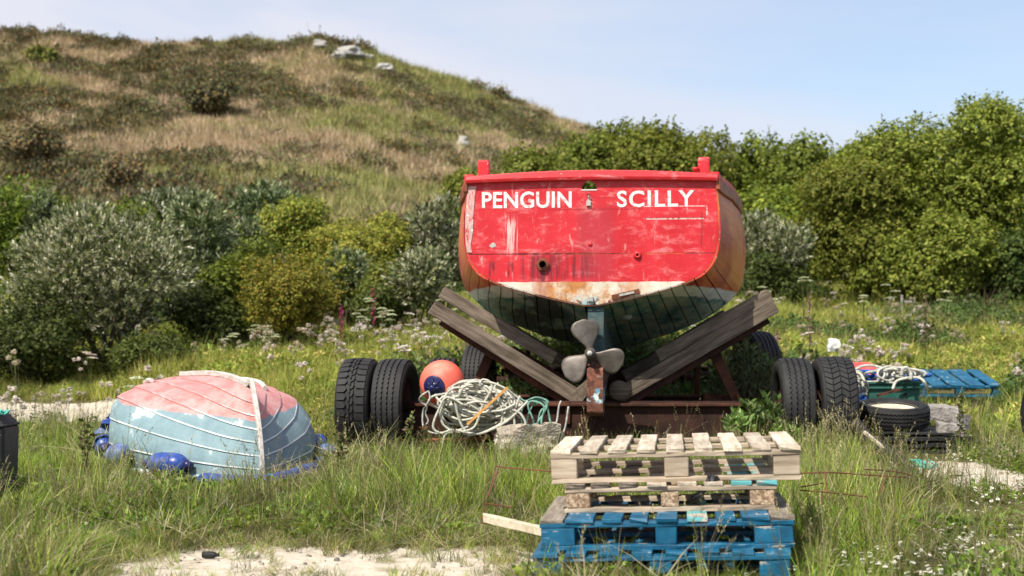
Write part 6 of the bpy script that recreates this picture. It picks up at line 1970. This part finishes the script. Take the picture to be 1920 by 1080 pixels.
# small dark things on the sand
bt = thing('bottle', 'small dark bottle lying on the sandy strip', 'bottle', (X(393, 7.5), 7.5, .012), R(-8))
MB().lathe([(.0001, -.04), (.014, -.04), (.018, -.036), (.018, .022), (.014, .032), (.009, .04)], 16, 'x').build('body', M['blackmat'], bt, smooth=True)
MB().lathe([(.0001, .053), (.01, .052), (.01, .04)], 12, 'x').build('cap', M['blackmat'], bt, smooth=True)
roughblock('pebble', 'flat dark pebble on the sandy patch at the right', (X(1795, 11.9), 11.9, .015), (.1, .07, .03), .2, 6, 'concrete', 'pebble', .01)

# black box at the left frame edge
bxn = thing('black_bin', 'black plastic box cut by the left frame edge, green rope on top', 'box', (X(-42, 10.1), 10.2, 0))
zt = Z(800, 10.0)
rg = random.Random(4)
b = MB(); w2 = .205; 
b.add([(-w2, -.15, .02), (w2 - .012, -.15, .02), (w2 - .012, .18, .02), (-w2, .18, .02), (-w2, -.155, zt), (w2, -.155, zt), (w2, .18, zt), (-w2, .18, zt)],
      [(0, 3, 2, 1), (0, 1, 5, 4), (1, 2, 6, 5), (2, 3, 7, 6), (3, 0, 4, 7), (4, 5, 6, 7)])
def speckled():
    g = G('speckled_black_box')
    n_ = g.noise(g.map(scale=(1, 1, .5)), scale=55, detail=4, rough=.7)
    c = g.mix(g.rng(n_, .66, .7), (.006, .006, .006), (.14, .13, .12))
    return g.done(c, .6, bump=g.noise(scale=12, detail=5), bs=.5, bd=.01)
M['speckle'] = speckled()
b.build('body', M['speckle'], bxn, bevel=.03, seg=3)
MB().add([(-w2, -.15, zt), (w2, -.15, zt), (w2, .18, zt), (-w2, .18, zt), (-w2, -.1, zt + .085), (w2 - .06, -.1, zt + .085), (w2 - .06, .13, zt + .085), (-w2, .13, zt + .085)],
         [(0, 3, 2, 1), (4, 5, 6, 7), (0, 1, 5, 4), (1, 2, 6, 5), (2, 3, 7, 6), (3, 0, 4, 7)]).build('lid', M['blackmat'], bxn, bevel=.02, seg=2)
MB().box((0, -.002, zt + .002), (w2 * 2 + .008, .334, .02)).build('lid_rim', M['blackmat'], bxn, bevel=.006)
mb = MB(); rr = random.Random(3)
for k in range(9):
    cx, cy = X(rr.uniform(-25, 6), 10.1), 10.12 + rr.uniform(-.05, .06)
    rope(mb, [(cx + .035 * math.cos(a + k), cy + .035 * math.sin(a + k), zt + .095 + .014 * math.sin(a * 2 + k)) for a in np.linspace(0, 5.5, 10)], .006, 5)
tag(mb.build('green_rope', M['twine'], None), 'knot of bright green twine on the black box', 'rope')

# white post beyond the meadow, white bag
wp = thing('white_sign_post', 'low white post with side arm before the dark tree foot', 'post', (X(1691, 30), 30, Hs(X(1691, 30), 30)))
hgt_ = Z(553, 30) - Hs(X(1691, 30), 30)
MB().box((0, 0, hgt_ / 2), (.05, .05, hgt_)).build('post', M['stone'], wp, bevel=.005)
MB().box((.155, 0, Z(566, 30) - Hs(X(1691, 30), 30)), (.24, .04, .05)).build('arm', M['stone'], wp, bevel=.005)
o = roughblock('white_bag', 'crumpled white bag in the meadow behind the right tyres', P3(1562, 647, 19.5), (.13, .12, .15), 0, 9, 'white', 'bag', .04)

# shrubs growing through the trailer
def sprig_shrub(name, label, px0, px1, pyt, pyb, D, cols, n, ll, lw, seed, mat='leaf'):
    rg = np.random.default_rng(seed); rr = random.Random(seed)
    cx = X((px0 + px1) / 2, D); hw = (px1 - px0) / 2 / FPX * D; zb_ = Z(pyb, D); zt_ = Z(pyt, D)
    t = thing(name, label, 'shrub', (cx, D, zb_))
    b = MB(); Vs, Ts = [], []
    for k in range(n):
        tx, ty_, tz = rr.uniform(-hw, hw), rr.uniform(-.2, .2), (zt_ - zb_) * rr.uniform(.45, 1) 
        tz *= 1 - .3 * abs(tx / hw)
        a = Vector((tx * .25, ty_ * .3, 0)); m_ = Vector((tx * .6, ty_ * .7, tz * .55)); c = Vector((tx, ty_, tz))
        b.tube([a, m_, c], [.008, .006, .004], 5)
        for q in range(2):
            base = m_.lerp(c, [1., .55][q]); m = 9 if q == 0 else 7
            th = rg.uniform(0, 6.28, m); up = rg.uniform(.2, 1.1, m)
            d = np.stack([np.cos(th), np.sin(th), up], -1) + np.array((c - m_).normalized()) * .4
            B = np.tile(np.array(base), (m, 1)) + rg.normal(0, .008, (m, 3))
            v, c_ = leaves(rg, B, d, ll, lw, cols, .12)
            Vs.append(v); Ts.append(c_)
    b.build('stem', M['stem'], t, smooth=True)
    link('leaves', quads_mesh('leaves', np.concatenate(Vs), np.concatenate(Ts), M[mat]), t)
PIT = np.array([(.15, .24, .06), (.2, .29, .08), (.3, .37, .14), (.1, .17, .045)])
WIL = np.array([(.13, .18, .08), (.18, .23, .1), (.09, .13, .05), (.28, .31, .17)])
sprig_shrub('glossy_shrub', 'glossy light green shrub before the inner right tyre', 1400, 1470, 735, 830, 13.3, PIT, 26, .085, .034, 1)
sprig_shrub('glossy_shrub', 'low glossy sprigs just behind the right end of the top pallet', 1365, 1420, 770, 832, 13.2, PIT, 16, .08, .032, 2)
sprig_shrub('glossy_shrub', 'small glossy sprig at the foot of the inner right tyre', 1455, 1495, 792, 840, 13.0, PIT, 8, .07, .03, 3)
sprig_shrub('narrow_leaved_shrub', 'dark narrow leaved shrub growing up through the right of the trailer', 1340, 1448, 632, 800, 14.7, WIL, 120, .095, .022, 4)
cn_ = thing('rusty_canister', 'whitish rusty canister tucked in the narrow leaved shrub', 'canister', (X(1415, 15.1), 15.1, Z(748, 15.1)), R(10))
MB().lathe([(.0001, 0), (.085, 0), (.09, .01), (.09, .17), (.075, .2), (.04, .215), (.0001, .215)], 24).build('body', M['canister'], cn_, smooth=True)
MB().tube([(-.05, 0, .2), (-.04, 0, .26), (.0, 0, .285), (.04, 0, .27), (.06, 0, .21)], .008, 6).build('handle', M['white'], cn_, smooth=True)
